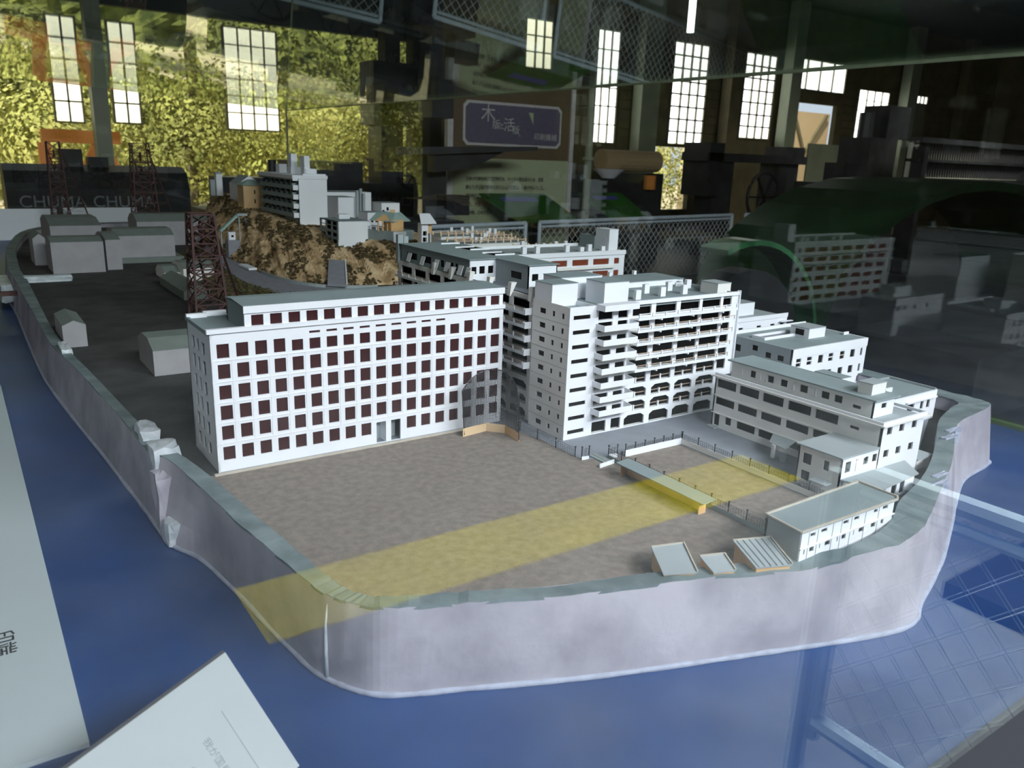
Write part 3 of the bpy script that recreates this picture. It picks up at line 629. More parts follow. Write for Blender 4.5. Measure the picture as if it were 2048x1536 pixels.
MB().box(-.05, .2, 4.02, 4.05, -.03, -.012).build('landing_beam', 'steel', sw)
rebase(sw)
t = thing('quay_ramp', 'pale grey ramp wall crossing the dark ground near the long sheds', 'ramp')
lump(.23, .43, 4.18, 4.22, -.004, .028, t, 'wall', 'lump', 20, .002); rebase(t)

base = thing('island_ground', 'flat ground of the island model inside the sea wall', 'ground')
k = MB(); inner = [(p[0].x, p[0].y) for p in IT]; k.prism(inner, -.03, -.0015); k.build('slag_ground', 'plateau', base)
def inner_part(i0, i1): return [(IT[i][0].x, IT[i][0].y) for i in range(i0, i1)]
fld = [(.338, 1.516)] + inner_part(9 * 5, 24 * 5 + 1) + [(1.313, .69), (1.313, 1.187), (1.14, 1.195), (1.105, 1.205), (1.05, 1.222), (1.047, 1.37), (1.035, 1.45), (1.0, 1.49), (.98, 1.516)]
MB().prism(fld, -.0015, .0).build('playing_field', 'field', base)
ap = [(.375, 1.516), (.98, 1.516), (1.0, 1.49), (1.035, 1.45), (1.047, 1.37), (1.05, 1.222), (1.105, 1.205), (1.14, 1.195), (1.313, 1.187), (1.313, .72), (1.60, .80), (2.15, 1.05), (2.18, 2.5), (2.2, 3.3), (1.1, 3.3), (1.09, 1.72), (.375, 1.72)]
MB().prism(ap, -.0015, .0008).build('paving', 'apron', base)
MB().box(.36, .98, 1.508, 1.516, -.001, .003).build('paving_edge', 'kerb', base)
rebase(base)

# ================================================================== school block (front left)
WX = [.3826 + .03665 * i for i in range(18)]; WW = .0232
RT = [.2560, .2190, .1770, .1364, .0950, .0520]; RB = [.2312, .1900, .1487, .1070, .0660, .0240]
t = thing('school_block', 'long white seven-storey card block with rows of brown film windows beside the brown field', 'building')
x0, y0 = .3710, 1.5243; H_ = []
for r_ in range(6):
    for i, x in enumerate(WX):
        if r_ == 5 and i in (9, 10): continue
        top = RT[r_]
        if r_ == 0: top = .2590 if i < 4 or i > 14 else .2540
        H_.append((x - x0, x - x0 + WW, RB[r_], top))
slits = [(WX[i] - x0, WX[i] - x0 + WW, .2640, .2690) for i in range(5, 14)]
doors = [(.7114 - x0, .7343 - x0, .002, .050), (.7468 - x0, .7701 - x0, .002, .050)]
mb = MB(); holed(mb, (x0, y0), (1, 0), .668, 0, .2815, H_ + slits + doors, .004); mb.build('facade', 'card', t)
for h in H_ + slits: pane_at(t, (x0, y0), (1, 0), h[0], h[1], h[2], h[3], 'film', .0034)
for h in doors: MB().box(x0 + h[0] - .001, x0 + h[1] + .001, y0 + .03, y0 + .032, 0, .052).build('porch_back', 'roofl', t)
MB().box(.7343, .7468, y0 + .004, y0 + .03, 0, .05).box(.705, .7114, y0 + .004, y0 + .03, 0, .05).build('porch_wall', 'card', t)
SR = [(1.7 - a, 1.7 - b) for a, b in ((1.665, 1.646), (1.629, 1.611), (1.5905, 1.5687))]
Hs = [(a, b, RB[r_] - .003, RT[r_] - .003) for r_ in range(6) for a, b in SR]
facade(t, (x0, 1.70), (0, -1), .1757, 0, .2815, Hs, 'card', 'dark', .004)
MB().box(x0, x0 + .668, 1.696, 1.70, 0, .2815).build('rear_wall', 'card', t); MB().box(1.035, 1.039, y0 + .004, 1.696, 0, .2815).build('end_wall', 'card', t)
MB().box(x0 + .004, 1.035, y0 + .005, 1.696, .276, .2805).build('roof', 'roof', t)
MB().box(x0 - .006, 1.041, y0 - .005, y0 + .005, .2805, .2893).build('cornice', 'card', t)
MB().box(x0 - .003, x0 + .003, y0 + .005, 1.70, .2760, .2840).build('cornice', 'roof', t)
for z in (.2265, .1845, .1425, .1015, .0595): MB().box(x0 - .0005, 1.0395, y0 - .0012, y0, z - .0008, z + .0008).build('string_course', 'card', t)
for i in range(19):
    x = WX[0] + .03665 * i - .0067; MB().box(x - .0038, x + .0038, y0 - .0009, y0, .0590, .2285).build('pilaster', 'card', t)
MB().box(x0 - .002, .409, 1.688, 1.698, .2805, .289).build('roof_curb', 'card', t); MB().box(.409, .456, 1.715, 1.725, .2765, .287).build('roof_curb', 'card', t)
MB().box(.405, .46, 1.70, 1.727, .0, .2770).build('stair_wing', 'card', t)
ux = .4380; Hu = [(.4511 + .0368 * i - ux, .4511 + .0368 * i - ux + .0236, .2895, .3108) for i in range(16)]
mb = MB(); holed(mb, (ux, y0), (1, 0), .5985, .2893, .3270, Hu, .004); mb.build('top_storey_facade', 'card', t)
for h in Hu: pane_at(t, (ux, y0), (1, 0), h[0], h[1], h[2], h[3], 'film', .0034)
MB().hexa([(ux, 1.64, .2805), (ux, y0 + .004, .2805), (ux + .003, y0 + .004, .2805), (ux + .003, 1.64, .2805)], [(ux, 1.64, .327), (ux, y0 + .004, .3270), (ux + .003, y0 + .004, .3270), (ux + .003, 1.64, .327)]).build('gable_wall', 'roof', t)
MB().box(1.0335, 1.0365, y0 + .004, 1.64, .2805, .327).build('end_wall', 'card', t); MB().box(ux, 1.0365, 1.637, 1.64, .2805, .327).build('rear_wall', 'card', t)
MB().hexa([(ux - .002, y0 - .003, .3270), (1.039, y0 - .003, .3270), (1.039, 1.60, .3310), (ux - .002, 1.60, .3310)], [(ux - .002, y0 - .003, .3285), (1.039, y0 - .003, .3285), (1.039, 1.60, .3325), (ux - .002, 1.60, .3325)]).hexa([(ux - .002, 1.60, .3310), (1.039, 1.60, .3310), (1.039, 1.645, .3270), (ux - .002, 1.645, .3270)], [(ux - .002, 1.60, .3325), (1.039, 1.60, .3325), (1.039, 1.645, .3285), (ux - .002, 1.645, .3285)]).build('top_roof', 'roof', t)
MB().box(ux - .002, 1.039, y0 - .004, y0 - .0005, .3150, .3290).build('cornice', 'card', t)
rebase(t)

# ================================================================== nine-storey block (centre)
t = thing('corner_apartment_block', 'tall white U-shaped apartment block with long balconies, in the centre beside the netted fence', 'building')
cx, cy = 1.088, 1.3367
SL = [(.011, .059, .0178 + .0334 * i - .0047, .0178 + .0334 * i + .0047) for i in range(9)]
facade(t, (cx - .0005, cy - .0005), (1, 0), .0755, 0, .3087, SL, 'card', 'dark', .003)
SD = []
for i in range(9):
    z = .0178 + .0334 * i; SD += [(1.475 - 1.4471, 1.475 - 1.4246, z - .0055, z + .0068), (1.475 - 1.3997, 1.475 - 1.3906, z - .0055, z + .0068), (1.475 - 1.3654, 1.475 - 1.3565, z - .0055, z + .0068)]
facade(t, (cx, 1.475), (0, -1), 1.475 - cy, 0, .3085, SD, 'cardw', 'dark', .003)
MB().box(1.160, 1.163, cy, 1.475, 0, .3085).build('tower_wall', 'card', t)
MB().box(1.091, 1.160, cy + .003, 1.475, .296, .298).build('tower_roof', 'roof', t)
for i in range(1, 9):
    z = .0334 * i + .001; MB().box(cx - .0006, cx, cy, 1.475, z - .0003, z + .0003).build('joint_line', 'roof', t)
FT = [.3007, .2680, .2358, .2029, .1690, .1361, .0990, .0655, .0310]; FB = [.2735, .2430, .2110, .1780, .1450, .1090, .0735, .0400, .0030]
fx = 1.163; HF = []
for i in range(9):
    b, tp = FB[i], FT[i]; lo = i > 5
    bays = [(1.171, 1.2143), (1.2306, 1.2605)]
    bays += [(1.2726, 1.3385), (1.3553, 1.4210), (1.4354, 1.4972), (1.512, 1.5772)] if lo else [(1.2750, 1.3340), (1.3490, 1.4180), (1.4320, 1.4990), (1.5090, 1.5760), (1.5850, 1.6165)]
    for q, (a, c) in enumerate(bays): HF.append((a - fx, c - fx, b, tp, lo and q > 1))
facade(t, (fx, cy), (1, 0), 1.643 - fx, 0, .305, HF, 'card', None, .004, .012, backing=.014)
for i in range(9): MB().box(fx + .001, 1.641, cy + .004, cy + .0135, FB[i] - .0022, FB[i] - .0010).build('floor_slab', 'cardw', t)
MB().box(1.6405, 1.6435, cy - .006, cy + .004, .098, .313).build('end_pilaster', 'card', t)
MB().box(1.640, 1.643, cy + .004, 1.56, 0, .305).build('end_wall', 'cardw', t); MB().box(1.30, 1.643, 1.557, 1.56, 0, .307).build('rear_wall', 'card', t)
MB().box(1.163, 1.640, cy + .004, 1.557, .294, .2975).build('roof', 'roof', t)
MB().box(1.27, 1.645, cy - .004, cy + .001, .3015, .3105).build('cornice', 'card', t)
MB().box(1.30, 1.64, 1.552, 1.557, .2975, .3105).build('parapet', 'card', t); MB().box(1.637, 1.641, cy + .02, 1.552, .2975, .3065).build('parapet', 'roofl', t)
# balconies (short, boxed) at the left of the long front
for kx in range(8):
    z = .2667 - .0332 * kx + (.0455 if kx == 0 else 0)
    if kx == 0: MB().box(1.163, 1.267, 1.307, cy, .2985, .3120).build('canopy', 'card', t); 
    z = .2667 - .0332 * kx
    if kx > 6: break
    b = bpy.data.objects.new('boxed_balcony', MB().box(1.165, 1.2685, 1.307, cy, z - .0140, z - .0128).mesh('boxed_balcony', M['cardw'])); COL.objects.link(b); b.parent = t
    MB().box(1.165, 1.2685, 1.307, 1.3085, z - .0128, z).build('balcony_front', 'card', b); MB().box(1.165, 1.1665, 1.3085, cy, z - .0128, z).build('balcony_side', 'card', b)
    MB().hexa([(1.267, 1.3085, z - .0128), (1.2685, 1.3085, z - .0128), (1.2685, cy, z - .0128), (1.267, cy, z - .0128)], [(1.267, 1.3085, z), (1.2685, 1.3085, z), (1.2685, cy, z + .003), (1.267, cy, z + .003)]).build('balcony_side', 'card', b)
# long balconies with posts and tan rails
def long_balcony(par, a, b, zt_, n, sag=0, side=0, rail='rail'):
    a, b = Vector(a), Vector(b); d = (b - a); L = d.length; d.normalize(); out = Vector((d.y, -d.x)); 
    dep = .0245
    def pt(s, o_, z): q = a + d * s + out * o_; return (q.x, q.y, z)
    k = MB(); k.hexa([pt(0, 0, zt_ - .0075), pt(L, 0, zt_ - .0075), pt(L, dep, zt_ - .0068), pt(0, dep, zt_ - .0068)][::-1], [pt(0, 0, zt_ - .0055), pt(L, 0, zt_ - .0055), pt(L, dep, zt_ - .0055), pt(0, dep, zt_ - .0055)][::-1])
    o = k.build('long_balcony', 'cardw', par)
    MB().hexa([pt(0, dep, zt_ - .0070), pt(0, dep + .0012, zt_ - .0070), pt(L, dep + .0012, zt_ - .0070), pt(L, dep, zt_ - .0070)][::1], [pt(0, dep, zt_), pt(0, dep + .0012, zt_), pt(L, dep + .0012, zt_), pt(L, dep, zt_)]).build('fascia', 'card', o)
    k0 = MB().box(-.0019, .0019, -.0012, .0012, 0, .0105).mesh('post', M['card'])
    for i in range(n):
        q = pt(L * (i + .08) / (n - .84), dep + .0005, zt_ - .001); inst(k0, 'post', o, q, math.atan2(d.y, d.x))
    MB().bar(pt(L * .01, dep, zt_ + .0082), pt(L * .99, dep, zt_ + .0082 - sag), .0009, .0016).build('rail', rail, o)
    for i in range(3):
        s = L * (i + .7) / 3.2; MB().bar(pt(s, .0, zt_ - .009), pt(s, dep + .002, zt_ - .009), .0035, .003).build('bracket', 'card', o)
    return o
for kz, z in enumerate((.2754, .2463, .2153, .1816, .1520)):
    long_balcony(t, (1.2710, cy), (1.6130 - (.004 * kz), cy), z, 9, rail='card' if kz == 0 else 'rail')
# small rails inside the lower openings
for i in (5, 6, 7):
    for a, c in ((1.2726, 1.3385), (1.3553, 1.4210), (1.4354, 1.4972), (1.512, 1.5772)):
        z = FB[i] + .0095; MB().box(a, c, cy + .006, cy + .0072, z - .0007, z + .0009).build('rail', 'rail', t)
        m_ = (a + c) / 2; MB().box(m_ - .0018, m_ + .0018, cy + .004, cy + .0075, FB[i], z + .003).build('post', 'card', t)
# left wing with balconies
lx = 1.100; HL = []
for i in range(9):
    for q in range(8):
        y1_ = 2.17 - .085 * q; HL.append((2.19 - y1_, 2.19 - y1_ + .069, FB[i], FT[i] - .003, i > 5))
facade(t, (lx, 2.19), (0, -1), 2.19 - 1.475, 0, .3085, HL, 'cardw', None, .004, .012, backing=.016)
for i in range(9): MB().box(lx + .004, lx + .0155, 1.478, 2.187, FB[i] - .0022, FB[i] - .0010).build('floor_slab', 'cardw', t)
MB().box(1.104, 1.28, 1.475, 2.19, .294, .298).build('roof', 'apron', t); MB().box(1.277, 1.28, 1.56, 2.19, 0, .305).build('rear_wall', 'card', t)
MB().box(lx, 1.28, 2.187, 2.19, 0, .305).build('end_wall', 'card', t)
for kz, z in enumerate((.2754, .2440, .2120, .1790, .1460)): long_balcony(t, (lx, 2.16), (lx, 1.487), z - .002, 17)
for y in (1.488, 1.575, 1.67, 1.765, 1.86, 1.955):
    MB().hexa([(1.0905, y, .297), (1.094, y, .297), (1.094, y + .012, .297), (1.0905, y + .012, .297)], [(1.092, y - .004, .330), (1.108, y - .004, .330), (1.108, y + .010, .330), (1.092, y + .010, .330)]).build('parapet_fin', 'cardw', t)
for kz in range(5):
    z = .288 - .0325 * kz; MB().box(1.070, 1.090, 1.4795, 1.481, z - .020, z - .004).build('end_fin', 'card', t); MB().box(1.090, 1.10, 1.476, 1.4775, z - .019, z - .0175).build('end_bar', 'card', t)
# roof-top rooms and vents
def roof_box(par, x0, x1, y0, y1, z0, z1, top='roof', wall='card', nm='roof_room'):
    o = MB().box(x0, x1, y0, y1, z0, z1).build(nm, wall, par)
    MB().box(x0 - .001, x1 + .001, y0 - .001, y1 + .001, z1, z1 + .0015).build('lid', top, o); return o
roof_box(t, 1.0885, 1.162, 1.405, 1.470, .298, .3490); roof_box(t, 1.222, 1.297, 1.380, 1.447, .2975, .3490); roof_box(t, 1.168, 1.295, 1.475, 1.545, .2975, .3500)
for x, y in ((1.353, 1.408), (1.441, 1.470), (1.448, 1.419), (1.532, 1.478), (1.529, 1.421), (1.612, 1.487)): MB().box(x - .0085, x + .0085, y - .005, y + .005, .2975, .3210).build('roof_vent', 'card', t)
roof_box(t, 1.600, 1.650, 1.372, 1.43, .2975, .3260, 'roofl', 'cardw'); MB().box(1.60, 1.628, 1.518, 1.522, .2975, .3085).build('roof_vent', 'card', t)
rebase(t)
# penthouse on the left wing
t = thing('rooftop_school_room', 'low grey-roofed rooms with open shutters standing on the left wing of the tall centre block', 'building')
HA = [(2.18 - a, 2.18 - b, .3205, .3400) for a, b in ((2.142, 2.077), (2.056, 1.9925), (1.9406, 1.9197), (1.885, 1.868), (1.86, 1.846))]
facade(t, (1.1045, 2.18), (0, -1), .395, .298, .3575, HA, 'roof', 'dark', .003)
facade(t, (1.1045, 1.785), (1, 0), .083, .298, .3575, [(.006, .022, .320, .339), (.031, .048, .320, .340), (.0585, .075, .320, .340)], 'card', 'dark', .003)
facade(t, (1.1875, 1.785), (0, -1), .15, .298, .3575, [(.070, .120, .318, .3365)], 'roofl', 'dark', .003)
facade(t, (1.1875, 1.635), (1, 0), .092, .298, .3575, [(.012, .032, .318, .336), (.058, .073, .310, .328)], 'card', 'dark', .003)
MB().box(1.2765, 1.2795, 1.635, 2.18, .298, .3575).build('rear_wall', 'card', t); MB().box(1.1045, 1.2795, 2.177, 2.18, .298, .3575).build('end_wall', 'card', t)
MB().prism([(1.100, 2.185), (1.100, 1.780), (1.184, 1.780), (1.184, 1.630), (1.283, 1.630), (1.283, 2.185)], .3575, .3600).build('roof', 'roof', t)
for x, y in ((1.20, 2.02), (1.215, 1.96), (1.205, 1.88), (1.215, 1.83), (1.21, 2.12)): MB().box(x, x + .065, y, y + .003, .3600, .3640).build('roof_slat', 'card', t)
MB().box(1.215, 1.27, 1.965, 2.02, .3600, .3604).build('skylight_opening', 'black', t); MB().box(1.215, 1.27, 1.833, 1.88, .3600, .3604).build('skylight_opening', 'black', t)
for y in (2.128, 2.045, 1.965, 1.905, 1.835, 1.795): MB().hexa([(1.094, y, .314), (1.096, y, .314), (1.096, y - .022, .314), (1.094, y - .022, .314)], [(1.1025, y, .3385), (1.1045, y, .3385), (1.1045, y - .022, .3385), (1.1025, y - .022, .3385)]).build('shutter', 'card', t)
MB().box(1.098, 1.116, 2.186, 2.20, .30, .385).build('gable_pier', 'roofl', t); MB().box(1.118, 1.133, 2.186, 2.20, .30, .380).build('gable_pier', 'roofl', t)
rebase(t)
# rear wing
t = thing('rear_apartment_block', 'white block behind the tall centre block with rust-red windows and a tall stair tower', 'building')
HB = []
for z0, z1 in ((.2450, .2670), (.2000, .2210), (.155, .176), (.11, .131), (.065, .086), (.02, .041)):
    for a, b in ((1.36, 1.43), (1.455, 1.53), (1.555, 1.63), (1.655, 1.73), (1.7526, 1.826), (1.8505, 1.926), (1.950, 2.0272), (2.0535, 2.0785)): HB.append((a - 1.3, b - 1.3, z0, z1))
facade(t, (1.3, 2.2765), (1, 0), .805, 0, .293, HB, 'card', 'filmred', .004)
MB().box(2.101, 2.105, 2.2805, 2.505, 0, .293).build('end_wall', 'cardw', t); MB().box(1.3, 2.105, 2.501, 2.505, 0, .300).build('rear_wall', 'card', t); MB().box(1.3, 1.304, 2.2805, 2.501, 0, .293).build('end_wall', 'card', t)
MB().box(1.304, 2.101, 2.2805, 2.501, .285, .289).build('roof', 'roofl', t)
MB().box(1.3, 2.107, 2.272, 2.277, .2800, .2960).build('cornice', 'card', t)
for z in (.2365, .1915): MB().box(1.31, 2.05, 2.262, 2.2765, z - .004, z + .001).build('balcony_slab', 'cardw', t); MB().box(1.31, 2.05, 2.262, 2.2635, z + .001, z + .006).build('balcony_front', 'cardw', t)
for x in (1.674, 1.733, 1.87, 1.94, 1.978, 2.045): MB().box(x - .009, x + .009, 2.332, 2.345, .289, .314 if int(x * 100) % 2 else .305).build('roof_vent', 'card', t)
roof_box(t, 2.06, 2.105, 2.32, 2.40, .289, .3680, 'card', 'card', 'stair_tower'); MB().box(2.055, 2.10, 2.40, 2.49, .289, .338).build('stair_tower', 'roof', t)
rebase(t)
t = thing('courtyard_block', 'flat grey-roofed block between the tall centre block and the rust-windowed rear block', 'building')
MB().box(1.56, 1.80, 1.68, 1.80, 0, .285).build('walls', 'card', t); MB().box(1.558, 1.802, 1.678, 1.802, .285, .288).build('roof', 'roof', t)
for a in (1.60, 1.70): MB().box(a, a + .01, 1.79, 1.80, .288, .30).build('roof_vent', 'card', t)
rebase(t)

# ================================================================== long grey-fronted block (right)
t = thing('hospital_block', 'three-storey white block with wide dark windows and a set-back top floor, right of the field', 'building')
hx, hy0, hy1 = 1.4803, .8117, 1.2463; HH = []
for z0, z1 in ((.1022, .1230), (.0590, .0775)):
    for a, b in ((1.2394, 1.182), (1.1715, 1.1155), (1.104, 1.0477), (1.0348, .9763), (.965, .910)): HH.append((hy1 - a, hy1 - b, z0, z1))
HH += [(hy1 - .882, hy1 - .861, .105, .1115)]
HH += [(hy1 - 1.2390, hy1 - 1.2218, .006, .0345), (hy1 - 1.204, hy1 - 1.186, .0161, .0345)]
for a, b in ((1.1687, 1.1151), (1.1051, 1.0508), (1.035, .98)): HH.append((hy1 - a, hy1 - b, .0163, .0350))
facade(t, (hx, hy1), (0, -1), hy1 - hy0, 0, .1275, HH, 'cardw', 'dark', .004)
HE = [(a, a + .018, z, z + .0165) for z in (.0572, .1060) for a in (.0195, .064, .111)]
facade(t, (hx, hy0), (1, 0), .156, 0, .1275, HE, 'card', 'dark', .004)
MB().box(hx + .152, hx + .156, hy0 + .004, hy1, 0, .1275).build('rear_wall', 'card', t); MB().box(hx, hx + .156, hy1 - .004, hy1, 0, .1275).build('end_wall', 'cardw', t)
MB().box(hx + .002, hx + .154, hy0 + .003, hy1 - .003, .124, .129).build('roof', 'roofl', t)
k = MB(); k.box(hx - .008, hx + .003, hy0 - .008, hy1 + .004, .1275, .1310).box(hx + .003, hx + .172, hy0 - .008, hy0 + .003, .1275, .1310); k.build('cornice', 'cardw', t)
k = MB(); k.box(hx - .003, hx + .001, hy0 - .003, hy1, .1310, .1370).box(hx + .001, hx + .160, hy0 - .003, hy0 + .001, .1310, .1370).box(hx + .156, hx + .160, hy0 + .001, hy1, .1310, .1370); k.build('parapet', 'card', t)
for z in (.0815, .0375): MB().box(hx - .003, hx, .905, hy1 + .002, z - .001, z + .001).build('string_course', 'cardw', t)
px_, pz0, pz1 = 1.508, .129, .1665
HP = [(1.224 - a, 1.224 - b, c, d_) for a, b, c, d_ in ((1.1673, 1.1525, .1410, .1570), (1.1169, 1.1011, .1410, .1570), (1.0813, 1.0636, .1410, .1570), (1.0297, 1.0103, .1410, .1575), (.9754, .9560, .1415, .1572), (.9432, .9246, .1415, .1570), (.8995, .8808, .1405, .1476))]
facade(t, (px_, 1.224), (0, -1), 1.224 - .853, pz0, pz1, HP, 'cardw', 'dark', .003, name='top_storey_facade')
facade(t, (px_, .853), (1, 0), .075, pz0, pz1, [(.029, .047, .146, .157)], 'card', 'dark', .003, name='top_storey_facade')
MB().box(px_ + .072, px_ + .075, .856, 1.224, pz0, pz1).build('rear_wall', 'card', t)
MB().box(px_ - .008, px_ + .083, .845, 1.232, pz1, pz1 + .0035).build('top_roof', 'roof', t)
for y in (1.1905, 1.1374, 1.083 + .036, 1.045, .995, .988): MB().box(px_ - .0025, px_, y - .001, y + .001, .1405, .1575).build('shutter_edge', 'card', t)
MB().box(px_ - .0015, px_, 1.1374, 1.1500, .1410, .1570).build('shutter', 'cardw', t); MB().box(px_ - .0015, px_, .9960, 1.0080, .1410, .1570).build('shutter', 'cardw', t)
roof_box(t, 1.527, 1.578, .873, .905, .170, .1935, 'roofl', 'cardw'); roof_box(t, 1.60, 1.635, .99, 1.06, .129, .168, 'roof', 'card')
# annex in front of its end
HC = [(.011 + .0, .0310, .0465, .0690), (.0585, .0710, .0475, .0680), (.011, .0310, .0120, .0320)]
ax, ay0, ay1 = 1.3564, .8117, .9090
facade(t, (ax, ay1), (0, -1), ay1 - ay0, 0, .082, HC, 'cardw', 'dark', .003, name='annex_facade')
facade(t, (ax, ay0), (1, 0), hx - ax, 0, .082, [(.0135, .0310, .0500, .0730), (.0740, .0900, .0555, .0720), (.105, .120, .0560, .0725)], 'card', 'dark', .003, name='annex_facade')
MB().box(ax + .048, ax + .0655, ay0 - .0012, ay0, .0480, .0745).build('door_leaf', 'card', t); MB().box(ax + .046, ax + .068, ay0 - .006, ay0, .0745, .0755).build('door_hood', 'card', t)
MB().box(ax, hx, ay1 - .003, ay1, 0, .082).build('annex_rear_wall', 'card', t)
MB().box(ax - .005, hx - .0005, ay0 - .003, ay1 + .005, .082, .0855).build('annex_roof', 'roofl', t)
# covered passages and entrance porch
MB().hexa([(1.356, .810, .0385), (1.39, .742, .0365), (1.535, .752, .0365), (1.575, .805, .0385)], [(1.356, .810, .0410), (1.39, .742, .0390), (1.535, .752, .0390), (1.575, .805, .0410)]).build('passage_roof', 'roofl', t)
facade(t, (1.43, .757), (1, 0), .10, 0, .0368, [(.02, .038, .006, .030), (.05, .066, .004, .030)], 'card', 'dark', .003, name='passage_wall')
MB().box(1.36, 1.363, .78, .805, 0, .036).build('passage_post', 'cardw', t)
MB().hexa([(1.330, .823, .027), (1.330, .862, .027), (1.357, .862, .0285), (1.357, .823, .0285)][::-1], [(1.330, .823, .0285), (1.330, .862, .0285), (1.357, .862, .030), (1.357, .823, .030)][::-1]).build('side_canopy', 'roofl', t)
MB().hexa([(1.427, .990, .031), (1.478, 1.000, .0365), (1.478, 1.062, .0365), (1.434, 1.038, .031)], [(1.427, .990, .0325), (1.478, 1.000, .038), (1.478, 1.062, .038), (1.434, 1.038, .0325)]).build('porch_roof', 'roofl', t)
MB().box(1.428, 1.433, 1.018, 1.026, 0, .031).build('porch_post', 'cardw', t); MB().box(1.426, 1.4285, .985, 1.0, 0, .022).build('porch_rail', 'roofl', t); MB().box(1.463, 1.480, 1.222, 1.246, 0, .005).build('step', 'roofl', t)
rebase(t)

# buildings behind it on the right
t = thing('square_roof_block', 'white block with a roof light well and small roof house, behind the wide-windowed block', 'building')
rx, ry0, ry1 = 1.8400, 1.295, 1.515
HR = []
for z0, z1 in ((.0915, .1145), (.0435, .0665), (.012, .03)):
    for a in (1.8620, 1.9105, 1.9622, 2.0105, 2.0650, 2.1161): HR.append((a - rx, a - rx + .0215, z0, z1))
    HR.append((2.1666 - rx, 2.1765 - rx, z0, z1))
facade(t, (rx, ry0), (1, 0), .355, 0, .143, HR, 'card', 'dark', .004)
facade(t, (rx, ry1), (0, -1), ry1 - ry0, 0, .143, [(ry1 - 1.383, ry1 - 1.363, .1030, .1190), (ry1 - 1.3424, ry1 - 1.3206, .1035, .1190), (ry1 - 1.43, ry1 - 1.41, .114, .130), (ry1 - 1.49, ry1 - 1.47, .10, .12)], 'roofl', 'dark', .004)
MB().box(rx + .351, rx + .355, ry0 + .004, ry1, 0, .143).build('end_wall', 'card', t); MB().box(rx, rx + .355, ry1 - .004, ry1, 0, .152).build('rear_wall', 'card', t)
MB().box(rx + .004, rx + .351, ry0 + .004, ry1 - .004, .138, .1420).build('roof', 'roof', t)
MB().box(rx, rx + .006, ry0 - .003, ry0, 0, .143).build('drain_pipe', 'card', t); MB().box(rx, rx + .355, ry0 - .002, ry0, .1185, .1430).build('upper_band', 'card', t)
for a, b in ((1.870, 2.02),): 
    k = MB(); k.box(a, b, 1.413, 1.417, .142, .1500).box(a, b, 1.455, 1.459, .142, .1500).box(a, a + .004, 1.417, 1.455, .142, .1500); k.build('light_well', 'card', t); MB().box(a + .004, b, 1.417, 1.455, .1421, .1428).build('well_floor', 'apron', t)
roof_box(t, 2.010, 2.088, 1.368, 1.432, .142, .1710, 'roofl', 'card'); MB().box(2.008, 2.010, 1.385, 1.413, .149, .166).build('window_pane', 'dark', t)
k = MB(); k.box(2.16, 2.165, 1.44, 1.455, .142, .150).box(2.165, 2.19, 1.355, 1.36, .142, .150); k.build('roof_curb', 'card', t)
for i, m_ in ((0, 'card'), (1, 'card'), (3, 'card'), (4, 'rail')): MB().box(HR[i][0] + rx, HR[i][1] + rx, ry0 + .0005, ry0 + .003, .1015, .1040).build('sash_bar', m_, t)
rebase(t)
t = thing('low_flat_block', 'low white flat-roofed block partly hidden behind the right end of the tall centre block', 'building')
facade(t, (1.95, 1.6545), (1, 0), .345, 0, .134, [(a, a + .022, .10, .115) for a in (.10, .19, .26, .31)], 'card', 'dark', .004)
MB().box(1.95, 2.295, 1.6585, 1.80, 0, .134).build('body', 'card', t); MB().box(1.95, 2.295, 1.652, 1.6545, .1335, .1475).build('parapet', 'card', t)
MB().box(1.953, 2.292, 1.6585, 1.797, .134, .1365).build('roof', 'roofl', t); MB().box(2.25, 2.31, 1.64, 1.65, .120, .1225).build('canopy', 'card', t); MB().box(1.95, 2.292, 1.795, 1.80, .1365, .147).build('parapet', 'roofl', t)
roof_box(t, 2.08, 2.20, 1.72, 1.785, .1365, .178, 'roofl', 'card'); rebase(t)
t = thing('sea_side_block', 'low white block with a grey-green roof against the right sea wall', 'building')
facade(t, (1.842, 1.0), (1, 0), .216, 0, .078, [(.080, .1125, .0350, .0550), (.1415, .1555, .0350, .0567), (.1715, .187, .0345, .0575)], 'card', 'dark', .004)
MB().box(1.842, 2.058, 1.004, 1.135, 0, .0745).build('body', 'card', t); MB().box(1.846, 2.054, 1.005, 1.131, .0745, .0765).build('roof', 'roof', t)
k = MB(); k.box(2.054, 2.058, 1.004, 1.135, .0745, .082).box(1.842, 2.054, 1.131, 1.135, .0745, .080); k.build('parapet', 'roofl', t); MB().box(1.91, 2.05, .993, 1.0, .0600, .0640).build('eaves_band', 'card', t)
MB().box(1.90, 1.93, 1.05, 1.055, .0765, .088).build('roof_curb', 'card', t); rebase(t)
t = thing('lean_to', 'small grey lean-to roofs in the shade between the right block and the sea wall', 'shed')
MB().box(1.66, 1.73, .868, .93, 0, .05).build('walls', 'cardw', t); MB().box(1.655, 1.735, .862, .935, .05, .0525).build('roof', 'roofl', t); rebase(t)
t = thing('lean_to', 'lower small grey lean-to nearest the passage roof on the right', 'shed')
MB().box(1.645, 1.70, .815, .855, 0, .025).build('walls', 'cardw', t); MB().box(1.64, 1.705, .81, .86, .025, .0275).build('roof', 'roofl', t); rebase(t)

